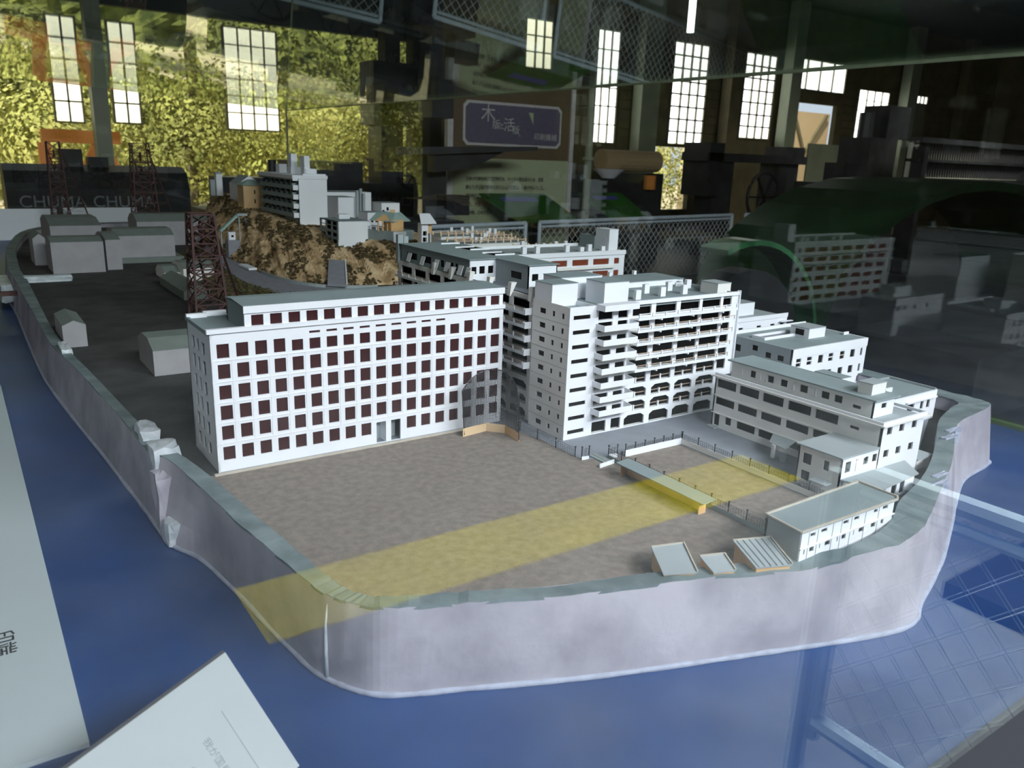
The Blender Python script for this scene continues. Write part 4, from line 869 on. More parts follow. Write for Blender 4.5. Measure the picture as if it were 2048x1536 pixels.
# bath house near the front wall
t = thing('bath_house', 'two-storey white hut with a grey-green rimmed roof beside the front sea wall', 'building')
bx0, bx1, by0, by1 = 1.0356, 1.2960, .6671, .7350
HS = [(a - bx0, b - bx0, .0565, .0630) for a, b in ((1.0584, 1.0717), (1.0864, 1.1022), (1.1463, 1.1609), (1.177, 1.191), (1.2342, 1.2463), (1.261, 1.2768))]
HS += [(a - bx0, b - bx0, .0290, .0378) for a, b in ((1.0455, 1.0485), (1.0607, 1.0723), (1.0862, 1.0892), (1.1016, 1.1157), (1.134, 1.137), (1.1475, 1.159), (1.18, 1.183), (1.196, 1.21), (1.232, 1.246), (1.262, 1.27))]
facade(t, (bx0, by0), (1, 0), bx1 - bx0, 0, .0700, HS, 'card', 'dark', .003)
MB().box(bx0, bx0 + .003, by0 + .003, by1, 0, .070).build('end_wall', 'roofl', t); MB().box(bx1 - .003, bx1, by0 + .003, by1, 0, .070).build('end_wall', 'card', t); MB().box(bx0, bx1, by1 - .003, by1, 0, .070).build('rear_wall', 'card', t)
MB().box(bx0 - .002, bx1 + .004, by0 - .0025, by0, .0405, .0425).build('string_course', 'cardw', t)
MB().prism([(1.0285, .6640), (1.293, .6590), (1.302, .668), (1.302, .742), (1.036, .738)], .0700, .0725).build('roof', 'roof', t)
rp = [(1.0285, .6640), (1.290, .6590), (1.300, .6655), (1.302, .742), (1.036, .738)]; k = MB()
for i in range(5):
    a, b = rp[i], rp[(i + 1) % 5]; k.bar((*a, .0740), (*b, .0740), .003, .003)
k.build('roof_rim', 'kerb', t)
for a in (1.055, 1.078, 1.118, 1.142, 1.17, 1.21, 1.25): MB().box(a - .0004, a + .0004, by0 - .0006, by0, .005, .066).build('drain_pipe', 'roof', t)
rebase(t)
def lean_roof(nm, label, pts, zh, zl, body, slats=0):
    t = thing(nm, label, 'shed'); p = [Vector((*q, 0)) for q in pts]      # p0,p1 back edge (high), p2,p3 front edge (low)
    Z = [zh, zh, zl, zl]; k = MB(); q = [(p[i].x, p[i].y, Z[i]) for i in (3, 2, 1, 0)]
    k.hexa([(a, b, c - .002) for a, b, c in q], q); k.build('roof', 'roofl', t)
    MB().bar((p[0].x, p[0].y, zh), (p[1].x, p[1].y, zh), .003, .003).build('ridge_strip', 'kerb', t); MB().bar((p[1].x, p[1].y, zh + .001), (p[2].x, p[2].y, zl + .001), .002, .003).build('verge_strip', 'kerb', t)
    c = sum(p, Vector()) / 4
    k = MB(); w_ = [c + (a - c) * .92 for a in p]; k.hexa([(w_[i].x, w_[i].y, 0) for i in (3, 2, 1, 0)], [(w_[i].x, w_[i].y, Z[i] - .003) for i in (3, 2, 1, 0)]); k.build('walls', body, t)
    for i in range(slats):
        f = (i + .5) / slats; a = p[0].lerp(p[1], f); b = p[3].lerp(p[2], f); MB().bar((a.x, a.y, zh + .0006), (b.x, b.y, zl + .0006), .0009, .0012).build('batten', 'roof', t)
    return rebase(t)
lean_roof('small_shed', 'small pale-roofed shed by the front sea wall, leftmost of the three', [(.845, .803), (.900, .786), (.862, .720), (.812, .742)], .036, .026, 'wood')
lean_roof('small_shed', 'smallest grey-roofed shed by the front sea wall, middle of the three', [(.892, .744), (.932, .730), (.918, .694), (.882, .706)], .034, .026, 'wood')
lean_roof('small_shed', 'battened pale-roofed wooden shed against the left end of the bath house', [(.968, .744), (1.031, .721), (1.003, .655), (.945, .678)], .041, .030, 'wood', 6)

# ================================================================== field furniture
t = thing('bench_shelter', 'long low orange wooden bench shelter with a grey roof along the dark wire fence', 'shelter')
MB().box(1.078, 1.0805, .900, 1.114, 0, .029).build('back_board', 'wood', t)
for y in (.900, 1.1115): MB().box(1.0615, 1.078, y, y + .0025, 0, .027).build('end_board', 'wood', t)
MB().hexa([(1.054, .884, .0268), (1.088, .884, .0298), (1.088, 1.120, .0298), (1.054, 1.120, .0268)], [(1.054, .884, .0286), (1.088, .884, .0316), (1.088, 1.120, .0316), (1.054, 1.120, .0286)]).build('roof', 'roof', t); rebase(t)
def wire_fence(name, label, pts, h, npost, m_wall=None, wh=.015, wall_m='card', seed=1, mesh_rows=5, group='small wire fences round the field'):
    t = thing(name, label, 'fence', group); rnd = random.Random(seed)
    P_ = [Vector((*p, 0)) for p in pts]; segs = [(P_[i], P_[i + 1]) for i in range(len(P_) - 1)]; L = sum((b - a).length for a, b in segs)
    def at(s):
        for a, b in segs:
            l = (b - a).length
            if s <= l + 1e-9: return a.lerp(b, s / l)
            s -= l
        return segs[-1][1]
    if m_wall:
        for a, b in segs:
            d = (b - a).normalized(); nn = Vector((-d.y, d.x, 0)) * .001
            MB().hexa([a - nn, b - nn, b + nn, a + nn], [q + Vector((0, 0, wh)) for q in (a - nn, b - nn, b + nn, a + nn)]).build('low_wall', wall_m, t)
    pm = MB().box(-.0008, .0008, -.0008, .0008, 0, h).box(-.0016, .0016, -.0016, .0016, h - .0015, h).mesh('post', M['wire'])
    for i in range(npost): p = at(L * i / (npost - 1)); inst(pm, 'post', t, (p.x, p.y, 0))
    k = MB(); z0 = wh if m_wall else 0
    for r_ in range(mesh_rows + 1):
        z = z0 + (h * .8 - z0) * r_ / mesh_rows; n_ = max(6, int(L / .02)); prev = None
        for i in range(n_ + 1):
            p = at(L * i / n_); q = Vector((p.x + rnd.uniform(-.0006, .0006), p.y, z + rnd.uniform(-.0006, .0006)))
            if prev: k.bar(prev, q, .00045)
            prev = q
    for i in range(int(L / .006)):
        p = at(L * i / int(L / .006)); k.bar((p.x, p.y, z0), (p.x, p.y, h * .8 + rnd.uniform(-.001, .001)), .00035)
    o = k.build('wire_netting', 'wire', t); o['kind'] = 'stuff'
    k = MB()
    for i in range(int(L / .0022)):
        p = at(L * rnd.random()); z = h * rnd.uniform(.55, .95); u = Vector((rnd.uniform(-1, 1), rnd.uniform(-1, 1), rnd.uniform(-1, 1))) * .0028
        c = Vector((p.x, p.y, z)) + Vector((rnd.uniform(-.002, .002), rnd.uniform(-.002, .002), 0)); k.bar(c - u, c + u, .0004)
    o = k.build('curled_wire_ends', 'tinsel', t); o['kind'] = 'stuff'
    return rebase(t)
wire_fence('wire_fence', 'wire fence on a white low wall along the back of the inner court', [(1.145, 1.190), (1.3155, 1.1875)], .030, 7, True, .0155, seed=2)
wire_fence('wire_fence', 'wire fence on a low wall in front of the wide-windowed right block', [(1.3165, 1.186), (1.3165, .80)], .031, 9, True, .013, 'cardw', seed=3)
wire_fence('wire_fence', 'dark wire fence behind the orange bench shelter', [(1.105, 1.200), (1.105, .785)], .030, 11, True, .009, 'roof', seed=4)
wire_fence('wire_fence', 'dark wire fence below the side of the tall centre block', [(1.040, 1.440), (1.049, 1.245)], .024, 4, seed=5)
wire_fence('wire_fence', 'short wire fence end on a white kerb by the field steps', [(1.0485, 1.222), (1.066, 1.219)], .031, 2, True, .008, seed=6)
wire_fence('wire_fence', 'short wire fence return by the court gate', [(1.108, 1.203), (1.128, 1.197)], .030, 2, True, .009, seed=7)
t = thing('field_steps', 'small grey double ramp with a white kerb at the field corner', 'steps')
MB().box(1.077, 1.101, 1.175, 1.232, 0, .003).build('ramp', 'roof', t); MB().box(1.087, 1.089, 1.178, 1.232, .003, .0045).build('divider', 'kerb', t)
MB().hexa([(1.0525, 1.1662, 0), (1.0975, 1.172, 0), (1.0975, 1.1745, 0), (1.0525, 1.1687, 0)], [(1.0525, 1.1662, .009), (1.0975, 1.172, .009), (1.0975, 1.1745, .009), (1.0525, 1.1687, .009)]).build('kerb', 'card', t); rebase(t)
# backstop net
t = thing('backstop_net', 'tall black mesh backstop net with three pale wooden boards in the field corner', 'net')
bp_ = [Vector((.9018, 1.4716, 0)), Vector((.9706, 1.4806, 0)), Vector((1.0014, 1.446, 0)), Vector((.9967, 1.3832, 0))]
hb = [.0212, .018, .018, .0215]
for i, m_ in ((0, 'woodl'), (1, 'woodl'), (2, 'wood')):
    a, b = bp_[i], bp_[i + 1]; d = (b - a).normalized(); nn = Vector((-d.y, d.x, 0)) * .001
    MB().hexa([a - nn, b - nn, b + nn, a + nn], [q + Vector((0, 0, .0200)) for q in (a - nn, b - nn, b + nn, a + nn)]).build('board', m_, t)
def bs(u, v):
    s = u * 3; i = min(2, int(s)); f = s - i; p = bp_[i].lerp(bp_[i + 1], f); top = .128 + .022 * math.sin(u * math.pi); top = top - .02 * (abs(u - .5) * 2) ** 6
    return Vector((p.x + (.004 * (1 - v) if u < .5 else 0), p.y + .006 * v, .004 + (top - .004) * v))
k = MB(); nu, nv = 46, 42
for i in range(nu + 1):
    for j in range(nv):
        if j * 1.0 / nv > .1: k.bar(bs(i / nu, j / nv), bs(i / nu, (j + 1) / nv), .0008)
for j in range(5, nv + 1):
    for i in range(nu): k.bar(bs(i / nu, j / nv), bs((i + 1) / nu, j / nv), .0008)
o = k.build('netting', 'wire', t); o['kind'] = 'stuff'
MB().tube([bs(0, f / 10) for f in range(11)], .0013, 6).build('frame_pole', 'wire', t); MB().tube([bs(1, f / 10) for f in range(11)], .0013, 6).build('frame_pole', 'wire', t)
MB().tube([bs(f / 24, 1) for f in range(25)], .0011, 6).build('top_cord', 'wire', t)
k = MB(); rnd = random.Random(9)
for i in range(170):
    u = rnd.random(); v = rnd.choice([1, 1, rnd.random()]); 
    if v != 1: u = rnd.choice([1.0, .98])
    c = bs(u, v); w_ = Vector([rnd.uniform(-.002, .002) for _ in range(3)]); k.bar(c - w_, c + w_, .0006)
o = k.build('curled_wire_ends', 'tinsel', t); o['kind'] = 'stuff'; rebase(t)

# ================================================================== sheds on the dark ground
def gable_shed(name, label, x0, x1, y0, y1, h, hr, axis='x', z=0, wall='shed', roof='shedroof', cut=.3, group=None, cat='shed', over=0):
    """axis = ridge direction; mansard-like low gable"""
    t = thing(name, label, cat, group)
    if axis == 'y':
        xm = (x0 + x1) / 2; prof = [(x0, h), (xm, hr), (x1, h)]
        poly = [(x0, z), (x1, z), (x1, z + h), (xm, z + hr), (x0, z + h)]
        MB().hexa([(a, y1, b) for a, b in poly[::-1]], [(a, y0, b) for a, b in poly[::-1]]).build('walls', wall, t)
        k = MB()
        for (a, ha), (b, hb) in ((prof[0], prof[1]), (prof[1], prof[2])):
            k.hexa([(a, y0 - over, z + ha), (b, y0 - over, z + hb), (b, y1 + over, z + hb), (a, y1 + over, z + ha)], [(a, y0 - over, z + ha + .0015), (b, y0 - over, z + hb + .0015), (b, y1 + over, z + hb + .0015), (a, y1 + over, z + ha + .0015)])
        k.build('roof', roof, t)
    else:
        ym = (y0 + y1) / 2; c = (y1 - y0) * cut
        prof = [(y0, h), (y0 + c, hr), (y1 - c, hr), (y1, h)]; poly = [(y0, z), (y1, z), (y1, z + h), (y1 - c, z + hr), (y0 + c, z + hr), (y0, z + h)]
        MB().hexa([(x0, a, b) for a, b in poly[::-1]], [(x1, a, b) for a, b in poly[::-1]]).build('walls', wall, t)
        k = MB()
        for (a, ha), (b, hb) in zip(prof, prof[1:]):
            k.hexa([(x0 - over, a, z + ha), (x1 + over, a, z + ha), (x1 + over, b, z + hb), (x0 - over, b, z + hb)], [(x0 - over, a, z + ha + .0015), (x1 + over, a, z + ha + .0015), (x1 + over, b, z + hb + .0015), (x0 - over, b, z + hb + .0015)])
        k.build('roof', roof, t)
    return rebase(t)
gable_shed('gabled_shed', 'small grey gabled block alone beside the left sea wall', .2380, .3040, 2.770, 2.99, .069, .084, 'y')
gable_shed('gabled_shed', 'grey gabled block just behind the left end of the school block', .4096, .60, 2.310, 2.520, .071, .095, 'x')
gable_shed('long_shed', 'large grey block with a grey-green roof, nearest of the far left group', .373, .602, 4.42, 4.66, .150, .166, 'x')
gable_shed('long_shed', 'narrow grey block standing just left of the nearest large far shed', .325, .385, 4.76, 5.0, .135, .160, 'y')
gable_shed('long_shed', 'grey-green hipped block at the back of the far left group', .455, .72, 5.3, 5.85, .150, .185, 'x')
gable_shed('long_shed', 'slim grey-green shed end between the nearest and the long raised sheds', .62, .69, 4.48, 4.80, .150, .172, 'x')
gable_shed('long_shed', 'very long raised grey shed running to the near headframe', .70, 1.00, 4.72, 5.0, .115, .145, 'x', z=.028)
t = thing('shed_platform', 'grey platform under the long raised shed', 'platform'); MB().box(.69, 1.04, 4.70, 5.02, 0, .028).build('platform', 'shedroof', t); rebase(t)
gable_shed('long_shed', 'grey-green gabled shed behind the long raised one, by the tall headframe', .95, 1.40, 5.5, 5.8, .15, .19, 'x')
gable_shed('stepped_shed', 'low pale-fronted shed left of the near headframe', .800, .872, 4.05, 4.24, .034, .058, 'x', wall='cardw')
gable_shed('stepped_shed', 'taller pale-fronted shed touching the near headframe', .872, 1.02, 3.98, 4.22, .058, .080, 'x', wall='cardw')
gable_shed('stepped_shed', 'long grey-green gabled shed running under the near headframe', .755, .86, 3.47, 3.93, .034, .062, 'y', wall='shedroof')
def headframe(name, label, c, hgt, wb, wt, rake, mid, m='steel', plat=True, stay=(.16, .05)):
    t = thing(name, label, 'tower'); cx_, cy_ = c
    def leg(sx, sy, f): 
        w_ = wb + (wt - wb) * f; return Vector((cx_ + sx * w_ / 2, cy_ + sy * w_ / 2 + rake * f, hgt * f))
    n_ = mid
    for sx in (-1, 1):
        for sy in (-1, 1): MB().bar(leg(sx, sy, 0), leg(sx, sy, 1), .0075).build('leg', m, t)
    F_ = [(k_ / n_) ** .92 for k_ in range(n_ + 1)]
    for a, b in zip(F_, F_[1:]):
        for (s1, s2) in (((-1, -1), (1, -1)), ((1, -1), (1, 1)), ((1, 1), (-1, 1)), ((-1, 1), (-1, -1))):
            MB().bar(leg(*s1, b), leg(*s2, b), .0045).build('cross_beam', m, t)
            MB().bar(leg(*s1, a), leg(*s2, b), .0035).build('brace', m, t); MB().bar(leg(*s2, a), leg(*s1, b), .0035).build('brace', m, t)
    # raking back stays
    for sx in (-1, 1):
        p = leg(sx, 1, .0); p = Vector((p.x + stay[0], p.y + stay[1], 0)); q = leg(sx, 0, .93); MB().bar(p, q, .0075).build('back_stay', m, t)
        for k_ in range(1, 8):
            a = p.lerp(q, k_ / 8); MB().bar(a, leg(sx, 1, max(.02, (k_ - .6) / 8)), .003).build('brace', m, t)
            if sx > 0: p2 = Vector((leg(-1, 1, 0).x + stay[0], leg(-1, 1, 0).y + stay[1], 0)); b = p2.lerp(leg(-1, 0, .93), k_ / 8); MB().bar(a, b, .004).build('cross_beam', m, t)
    def wheel(z, r):
        c_ = Vector((cx_, cy_ + rake * z / hgt, z)); k = MB(); pts = [c_ + Vector((0, math.cos(6.2832 * i / 20) * r, math.sin(6.2832 * i / 20) * r)) for i in range(21)]
        k.tube(pts, .0045, 5)
        for i in range(6): a = 6.2832 * i / 6; k.bar(c_, c_ + Vector((0, math.cos(a) * r, math.sin(a) * r)), .002)
        k.bar(c_ - Vector((wt * .5, 0, 0)), c_ + Vector((wt * .5, 0, 0)), .004); k.build('sheave_wheel', m, t)
    wheel(hgt * .86, .028); wheel(hgt * .72, .022)
    for z in ((.99, .8, .62) if plat else (.8,)):
        p = [leg(*s, z) for s in ((-1, -1), (1, -1), (1, 1), (-1, 1))]; cc = sum(p, Vector()) / 4; p = [cc + (q - cc) * 1.08 for q in p]
        MB().hexa(p, [q + Vector((0, 0, .003)) for q in p]).build('platform', m, t)
    return rebase(t)
headframe('headframe', 'rusty brown lattice headframe with a flat top, nearer of the two, behind the school block', (.742, 3.03), .385, .115, .078, .03, 7, stay=(.15, .27))
headframe('headframe', 'tall thin rusty lattice headframe farther away beyond the long sheds', (1.135, 6.2), .625, .17, .105, .02, 9, plat=False)
headframe('headframe', 'tiny dark lattice frame seen above the far dark tank', (.69, 7.05), .615, .12, .085, .0, 8, plat=False)

# ================================================================== the hill
from mathutils import noise as NZ
FL = [(1.50, 6.3, .03), (1.30, 5.35, .03), (1.225, 4.75, .03), (1.20, 4.2, .03), (1.22, 3.74, .03), (1.30, 3.46, .03), (1.44, 3.39, .03), (1.60, 3.36, .03), (1.85, 3.33, .03), (2.12, 3.3, .03)]
RL = [(1.72, 6.3, .29), (1.50, 5.40, .30), (1.425, 4.92, .275), (1.43, 4.50, .262), (1.48, 4.24, .240), (1.56, 4.12, .225), (1.70, 3.99, .178), (1.80, 3.84, .200), (1.90, 3.70, .195), (2.12, 3.6, .18)]
BL = [(2.1, 6.2, .26), (2.0, 5.6, .28), (2.1, 5.2, .27), (2.1, 4.9, .255), (2.1, 4.7, .235), (2.12, 4.5, .222), (2.15, 4.3, .20), (2.18, 4.2, .20), (2.19, 4.1, .19), (2.2, 4.0, .18)]
def crs(P_, u):
    n_ = len(P_) - 1; s = u * n_; i = min(n_ - 1, int(s)); f = s - i; g = lambda j: Vector(P_[max(0, min(n_, j))])
    return .5 * ((2 * g(i)) + (g(i + 1) - g(i - 1)) * f + (2 * g(i - 1) - 5 * g(i) + 4 * g(i + 1) - g(i + 2)) * f * f + (3 * g(i) - g(i - 1) - 3 * g(i + 1) + g(i + 2)) * f ** 3)
hill = thing('rocky_hill', 'steep tan rock hill with brown scrub carrying the hilltop buildings', 'hill')
k = MB(); NU, NV = 230, 60
def hp(u, v):
    f, r_, b = crs(FL, u), crs(RL, u), crs(BL, u)
    if v < .75:
        q = v / .75; bulge = q ** .8; p = f.lerp(r_, q); p.z = f.z + (r_.z - f.z) * bulge
        am = math.sin(math.pi * min(1, q * 1.05)) ** .5
        sk = Vector((u * 26 + q * 3.2, q * 2.0, 0)); n1 = NZ.noise(sk); n2 = 1 - abs(NZ.noise(Vector((u * 60 + q * 7, q * 4, 5)))) * 2; n3 = NZ.noise(Vector((u * 160, q * 40, 9)))
        st = abs((u * 17 + q * 1.1) % 1 - .5) * 2
        d = Vector((f.x - r_.x, f.y - r_.y, 0)).normalized()
        amt = (.036 * n1 + .014 * n2 + .004 * n3 + .026 * (round(st * 3) / 3 - .5)) * am
        p += d * amt + Vector((0, 0, amt * .25)); return p
    q = (v - .75) / .25; p = r_.lerp(b, q); p.z += .004 * NZ.noise(p * 40) - (.006 if q > 0 else 0); return p
for i in range(NU + 1):
    for j in range(NV + 1): k.v.append(tuple(hp(i / NU, j / NV)))
for i in range(NU):
    for j in range(NV): a = i * (NV + 1) + j; k.f.append((a, a + NV + 1, a + NV + 2, a + 1))
k.build('rock_face', 'rock', hill)
rnd = random.Random(21); k = MB(); kg = MB()
def clump(mb, c, r_):
    for _ in range(5):
        u = Vector((rnd.gauss(0, 1), rnd.gauss(0, 1), abs(rnd.gauss(0, 1)))).normalized(); a = u.cross(Vector((rnd.gauss(0, 1), rnd.gauss(0, 1), rnd.gauss(0, 1)))).normalized(); b = a.cross(u)
        p = c + u * r_ * rnd.uniform(.2, .7); s = r_ * .7; mb.quad(p - a * s, p - b * s, p + a * s, p + b * s)
for i in range(7500):
    u, v = rnd.random(), rnd.random(); g = NZ.noise(Vector((u * 22, v * 3.2, 3))) + .28 * NZ.noise(Vector((u * 70, v * 12, 1)))
    edge = v > .62 or v < .06
    if g > (.13 if not edge else -.16) or (.60 < u and g > -.02 and v > .42): clump(k, hp(u, min(.80, v * .80)), rnd.uniform(.005, .0125))
o = k.build('dry_scrub', 'scrub', hill); o['kind'] = 'stuff'; rebase(hill)
# scrub bank below the road and the road itself
bank = thing('scrub_bank', 'olive scrub bank between the near headframe and the grey ramp road', 'bank')
kb = MB(); N1, N2 = 30, 8
A_ = [(1.02, 4.9, 0), (.98, 4.4, 0), (.95, 4.0, 0), (.90, 3.62, 0), (.90, 3.4, 0), (.98, 3.25, 0), (1.15, 3.15, 0)]; B_ = [(1.20, 5.0, .05), (1.12, 4.4, .045), (1.08, 4.0, .04), (1.06, 3.72, .035), (1.08, 3.55, .03), (1.12, 3.42, .025), (1.25, 3.30, .02)]
for i in range(N1 + 1):
    for j in range(N2 + 1):
        p = crs(A_, i / N1).lerp(crs(B_, i / N1), j / N2); p.z = crs(A_, i / N1).z + (crs(B_, i / N1).z) * (j / N2) ** .7 + (.004 * NZ.noise(p * 30)); kb.v.append(tuple(p))
for i in range(N1):
    for j in range(N2): a = i * (N2 + 1) + j; kb.f.append((a, a + 1, a + N2 + 2, a + N2 + 1))
kb.build('slope', 'scrubg', bank)
for i in range(650):
    p = crs(A_, rnd.random()); q = crs(B_, rnd.random()); u = rnd.random(); v = rnd.random(); p = crs(A_, u).lerp(crs(B_, u), v); p.z = crs(B_, u).z * v ** .7; clump(kg, p, rnd.uniform(.005, .012))
o = kg.build('scrub', 'scrubg', bank); o['kind'] = 'stuff'; rebase(bank)
t = thing('ramp_road', 'grey curved ramp road at the foot of the rocky hill', 'road')
k = MB(); B2 = [(1.30, 5.1, .032), (1.22, 4.5, .032), (1.20, 4.0, .032), (1.215, 3.68, .032), (1.29, 3.45, .032), (1.42, 3.37, .032), (1.6, 3.34, .03)]; A2 = [(1.20, 5.0, .051), (1.12, 4.4, .047), (1.08, 4.0, .042), (1.06, 3.72, .037), (1.08, 3.50, .032), (1.16, 3.32, .026), (1.32, 3.22, .022)]
for i in range(31):
    a, b = crs(A2, i / 30), crs(B2, i / 30); b.z = a.z; k.v += [tuple(a), tuple(b), (a.x, a.y, 0), (b.x, b.y, 0)]
for i in range(30): q = i * 4; k.f += [(q, q + 4, q + 5, q + 1), (q + 2, q + 6, q + 4, q), (q + 1, q + 5, q + 7, q + 3)]
k.build('surface', 'slab', t)
for i in range(12, 29):
    a, b = crs(B2, i / 30), crs(B2, (i + 1) / 30); a.z = crs(A2, i / 30).z; b.z = crs(A2, (i + 1) / 30).z; k = MB().bar(a + Vector((0, 0, .006)), b + Vector((0, 0, .006)), .005, .014)
    k.build('kerb_stone', 'roofl', t)
MB().box(1.165, 1.205, 3.93, 4.10, .045, .055).build('white_slab', 'card', t)
rebase(t)
def slant(name, label, p, th, m, cat):
    t = thing(name, label, cat); p = [Vector(q) for q in p]; n_ = (p[1] - p[0]).cross(p[2] - p[1]).normalized()
    if n_.z < 0: p = p[::-1]; n_ = -n_
    MB().hexa([q - n_ * th for q in p], p).build('panel', m, t)
    a, b = p[0], p[1]; MB().bar(p[1] + n_ * .003, p[2] + n_ * .003, .006).build('edge_strip', 'card', t); return rebase(t)
slant('sloping_slab', 'grey sloping slab lying on the lower rock face', [(1.452, 3.62, .125), (1.52, 3.58, .120), (1.425, 3.345, .045), (1.345, 3.375, .050)], .012, 'slab', 'slab')
slant('sloping_slab', 'small grey slab under the yellow hilltop house', [(1.36, 4.62, .238), (1.425, 4.62, .228), (1.40, 4.48, .185), (1.335, 4.48, .19)], .01, 'slab', 'slab')
t = thing('covered_walk', 'thin pale green sloping covered walk on posts left of the rock', 'walkway')
MB().bar((1.177, 4.45, .185), (1.275, 4.45, .272), .03, .012).build('ramp', 'teal', t); MB().box(1.268, 1.322, 4.43, 4.475, .266, .278).build('landing', 'roofl', t)
for x, z in ((1.281, .266), (1.182, .18)): MB().box(x - .003, x + .003, 4.447, 4.453, .03, z).build('post', 'roofl', t)
rebase(t)
t = thing('white_hut', 'tiny white hut with one dark window on a grey terrace beside the ramp road', 'hut'); MB().box(1.211, 1.246, 4.41, 4.44, .142, .180).build('walls', 'card', t); MB().box(1.224, 1.236, 4.4085, 4.4102, .156, .167).build('window_pane', 'black', t); MB().box(1.209, 1.248, 4.408, 4.442, .180, .183).build('roof', 'card', t)
MB().box(1.200, 1.262, 4.39, 4.45, .03, .142).build('terrace', 'slab', t); rebase(t)
# ------------------------------------------------------------------ hilltop buildings
t = thing('hilltop_block', 'tall white block with balconied grey side on top of the rocky hill', 'building')
hx_, hy_, hL = 1.550, 4.27, .575
hol = []
for r_ in range(4):
    for q in range(6): s = .03 + q * .09; hol.append((s, s + .062, .292 + .0485 * r_, .320 + .0485 * r_))
facade(t, (hx_, hy_ + hL), (0, -1), hL, .20, .470, hol, 'roof', None, .006, backing=.05)
MB().box(hx_, hx_ + .165, hy_, hy_ + .006, .20, .470).build('gable_wall', 'card', t); MB().box(hx_ + .159, hx_ + .165, hy_ + .006, hy_ + hL, .2, .47).build('rear_wall', 'card', t); MB().box(hx_, hx_ + .165, hy_ + hL - .006, hy_ + hL, .2, .47).build('end_wall', 'card', t)
MB().box(hx_ - .030, hx_ + .168, hy_ - .004, hy_ + hL + .02, .470, .4890).build('roof', 'card', t)
for r_ in range(5):
    z = .278 + .0485 * r_; o = MB().box(hx_ - .026, hx_, hy_ - .002, hy_ + hL - .02, z - .010, z + .0).build('balcony', 'roof', t)
    MB().box(hx_ - .028, hx_ - .024, hy_ - .002, hy_ + hL - .02, z - .010, z + (.012 if r_ < 4 else .004)).build('front', 'roof', o)
    MB().box(hx_ - .028, hx_, hy_ - .006, hy_ - .001, z - .012, z + .014).build('end_face', 'card', o)
    for q in range(7): y = hy_ + .03 + q * .085; MB().box(hx_ - .02, hx_, y, y + .012, z, z + .026).build('partition', 'roof', o) if r_ < 4 else None
for x0_, x1_, y_, z1 in ((1.600, 1.645, 4.70, .55), (1.602, 1.668, 4.51, .535), (1.606, 1.640, 4.513, .625), (1.628, 1.690, 4.35, .53), (1.624, 1.655, 4.36, .615)):
    MB().box(x0_, x1_, y_, y_ + .06, .489, .489 + (z1 - .489) * .8).build('roof_room', 'card', t)
MB().box(hx_ + .03, hx_ + .16, hy_ + .0, hy_ + .03, .489, .497).build('parapet', 'card', t)
rebase(t)
t = thing('yellow_house', 'ochre two-window house with a green hipped roof left of the white hilltop block', 'house')
MB().box(1.455, 1.575, 4.93, 5.05, .27, .405).build('walls', 'ochre', t)
a_, b_, c_, d__ = (1.445, 4.92, .405), (1.585, 4.92, .405), (1.585, 5.06, .405), (1.445, 5.06, .405)
k = MB(); top = [(1.505, 4.985, .438), (1.535, 4.985, .438), (1.535, 4.995, .438), (1.505, 4.995, .438)]; k.hexa([a_, b_, c_, d__], top); k.build('roof', 'teal', t)
for z in (.30, .355): MB().box(1.518, 1.525, 4.928, 4.9305, z, z + .024).build('window_pane', 'black', t)
MB().bar((1.46, 4.915, .265), (1.52, 4.92, .335), .004).build('stair', 'ochre', t); rebase(t)
gable_shed('white_gabled_house', 'white gabled house behind the ochre house', 1.52, 1.66, 5.25, 5.45, .12, .17, 'y', z=.28, wall='card', roof='roofl', cat='house')
t = thing('hilltop_shrine_tower', 'small white water tank tower at the left edge of the hilltop', 'tank')
MB().box(1.51, 1.55, 5.72, 5.77, .30, .445).build('tower', 'card', t); MB().box(1.505, 1.555, 5.715, 5.775, .445, .455).build('lid', 'roofl', t); MB().box(1.475, 1.505, 5.74, 5.77, .30, .405).build('side_tank', 'roofl', t); rebase(t)
t = thing('stepped_concrete_block', 'grey block with three columns of open bays below the white hilltop block', 'building')
hol = [(s, s + .060, z, z + .020) for s in (.018, .092, .166) for z in (.135, .168, .201, .234, .258)]
facade(t, (1.595, 4.085), (0, -1), .245, .10, .282, hol, 'roof', None, .005, backing=.04)
facade(t, (1.595, 3.840), (1, 0), .175, .10, .279, [], 'card', None, .005); MB().box(1.595, 1.77, 3.845, 4.085, .276, .2815).build('roof', 'roof', t)
MB().box(1.765, 1.77, 3.845, 4.085, .10, .276).build('rear_wall', 'card', t); MB().box(1.66, 1.72, 3.98, 4.04, .2815, .305).build('roof_room', 'card', t); rebase(t)
t = thing('terrace_apartments', 'cluster of small white stepped flats between the white hilltop block and the shrine', 'building')
for x0_, x1_, y0_, y1_, z1 in ((1.77, 1.87, 4.25, 4.4, .375), (1.78, 2.13, 4.6, 4.8, .385), (1.95, 2.06, 4.08, 4.2, .355), (1.83, 1.97, 4.0, 4.12, .31), (1.68, 1.85, 4.6, 4.8, .37)):
    roof_box(t, x0_, x1_, y0_, y1_, .2, z1, 'roofl', 'card', 'flat_unit')
for x, z in ((1.85, .26), (1.875, .26), (1.905, .285), (1.92, .245), (1.955, .30), (1.985, .25), (1.98, .315)):
    MB().box(x, x + .012, 3.997 if x < 1.95 else 4.077, 4.0 if x < 1.95 else 4.08, z, z + .018).build('window_pane', 'black', t)
for x, y, z in ((1.865, 4.22, .415), (1.885, 4.22, .425), (1.70, 4.55, .415), (1.895, 4.2, .40)): MB().box(x, x + .014, y, y + .014, .22, z).build('chimney', 'roofl', t)
MB().box(2.0, 2.03, 4.075, 4.08, .285, .32).build('ochre_panel', 'ochre', t); rebase(t)
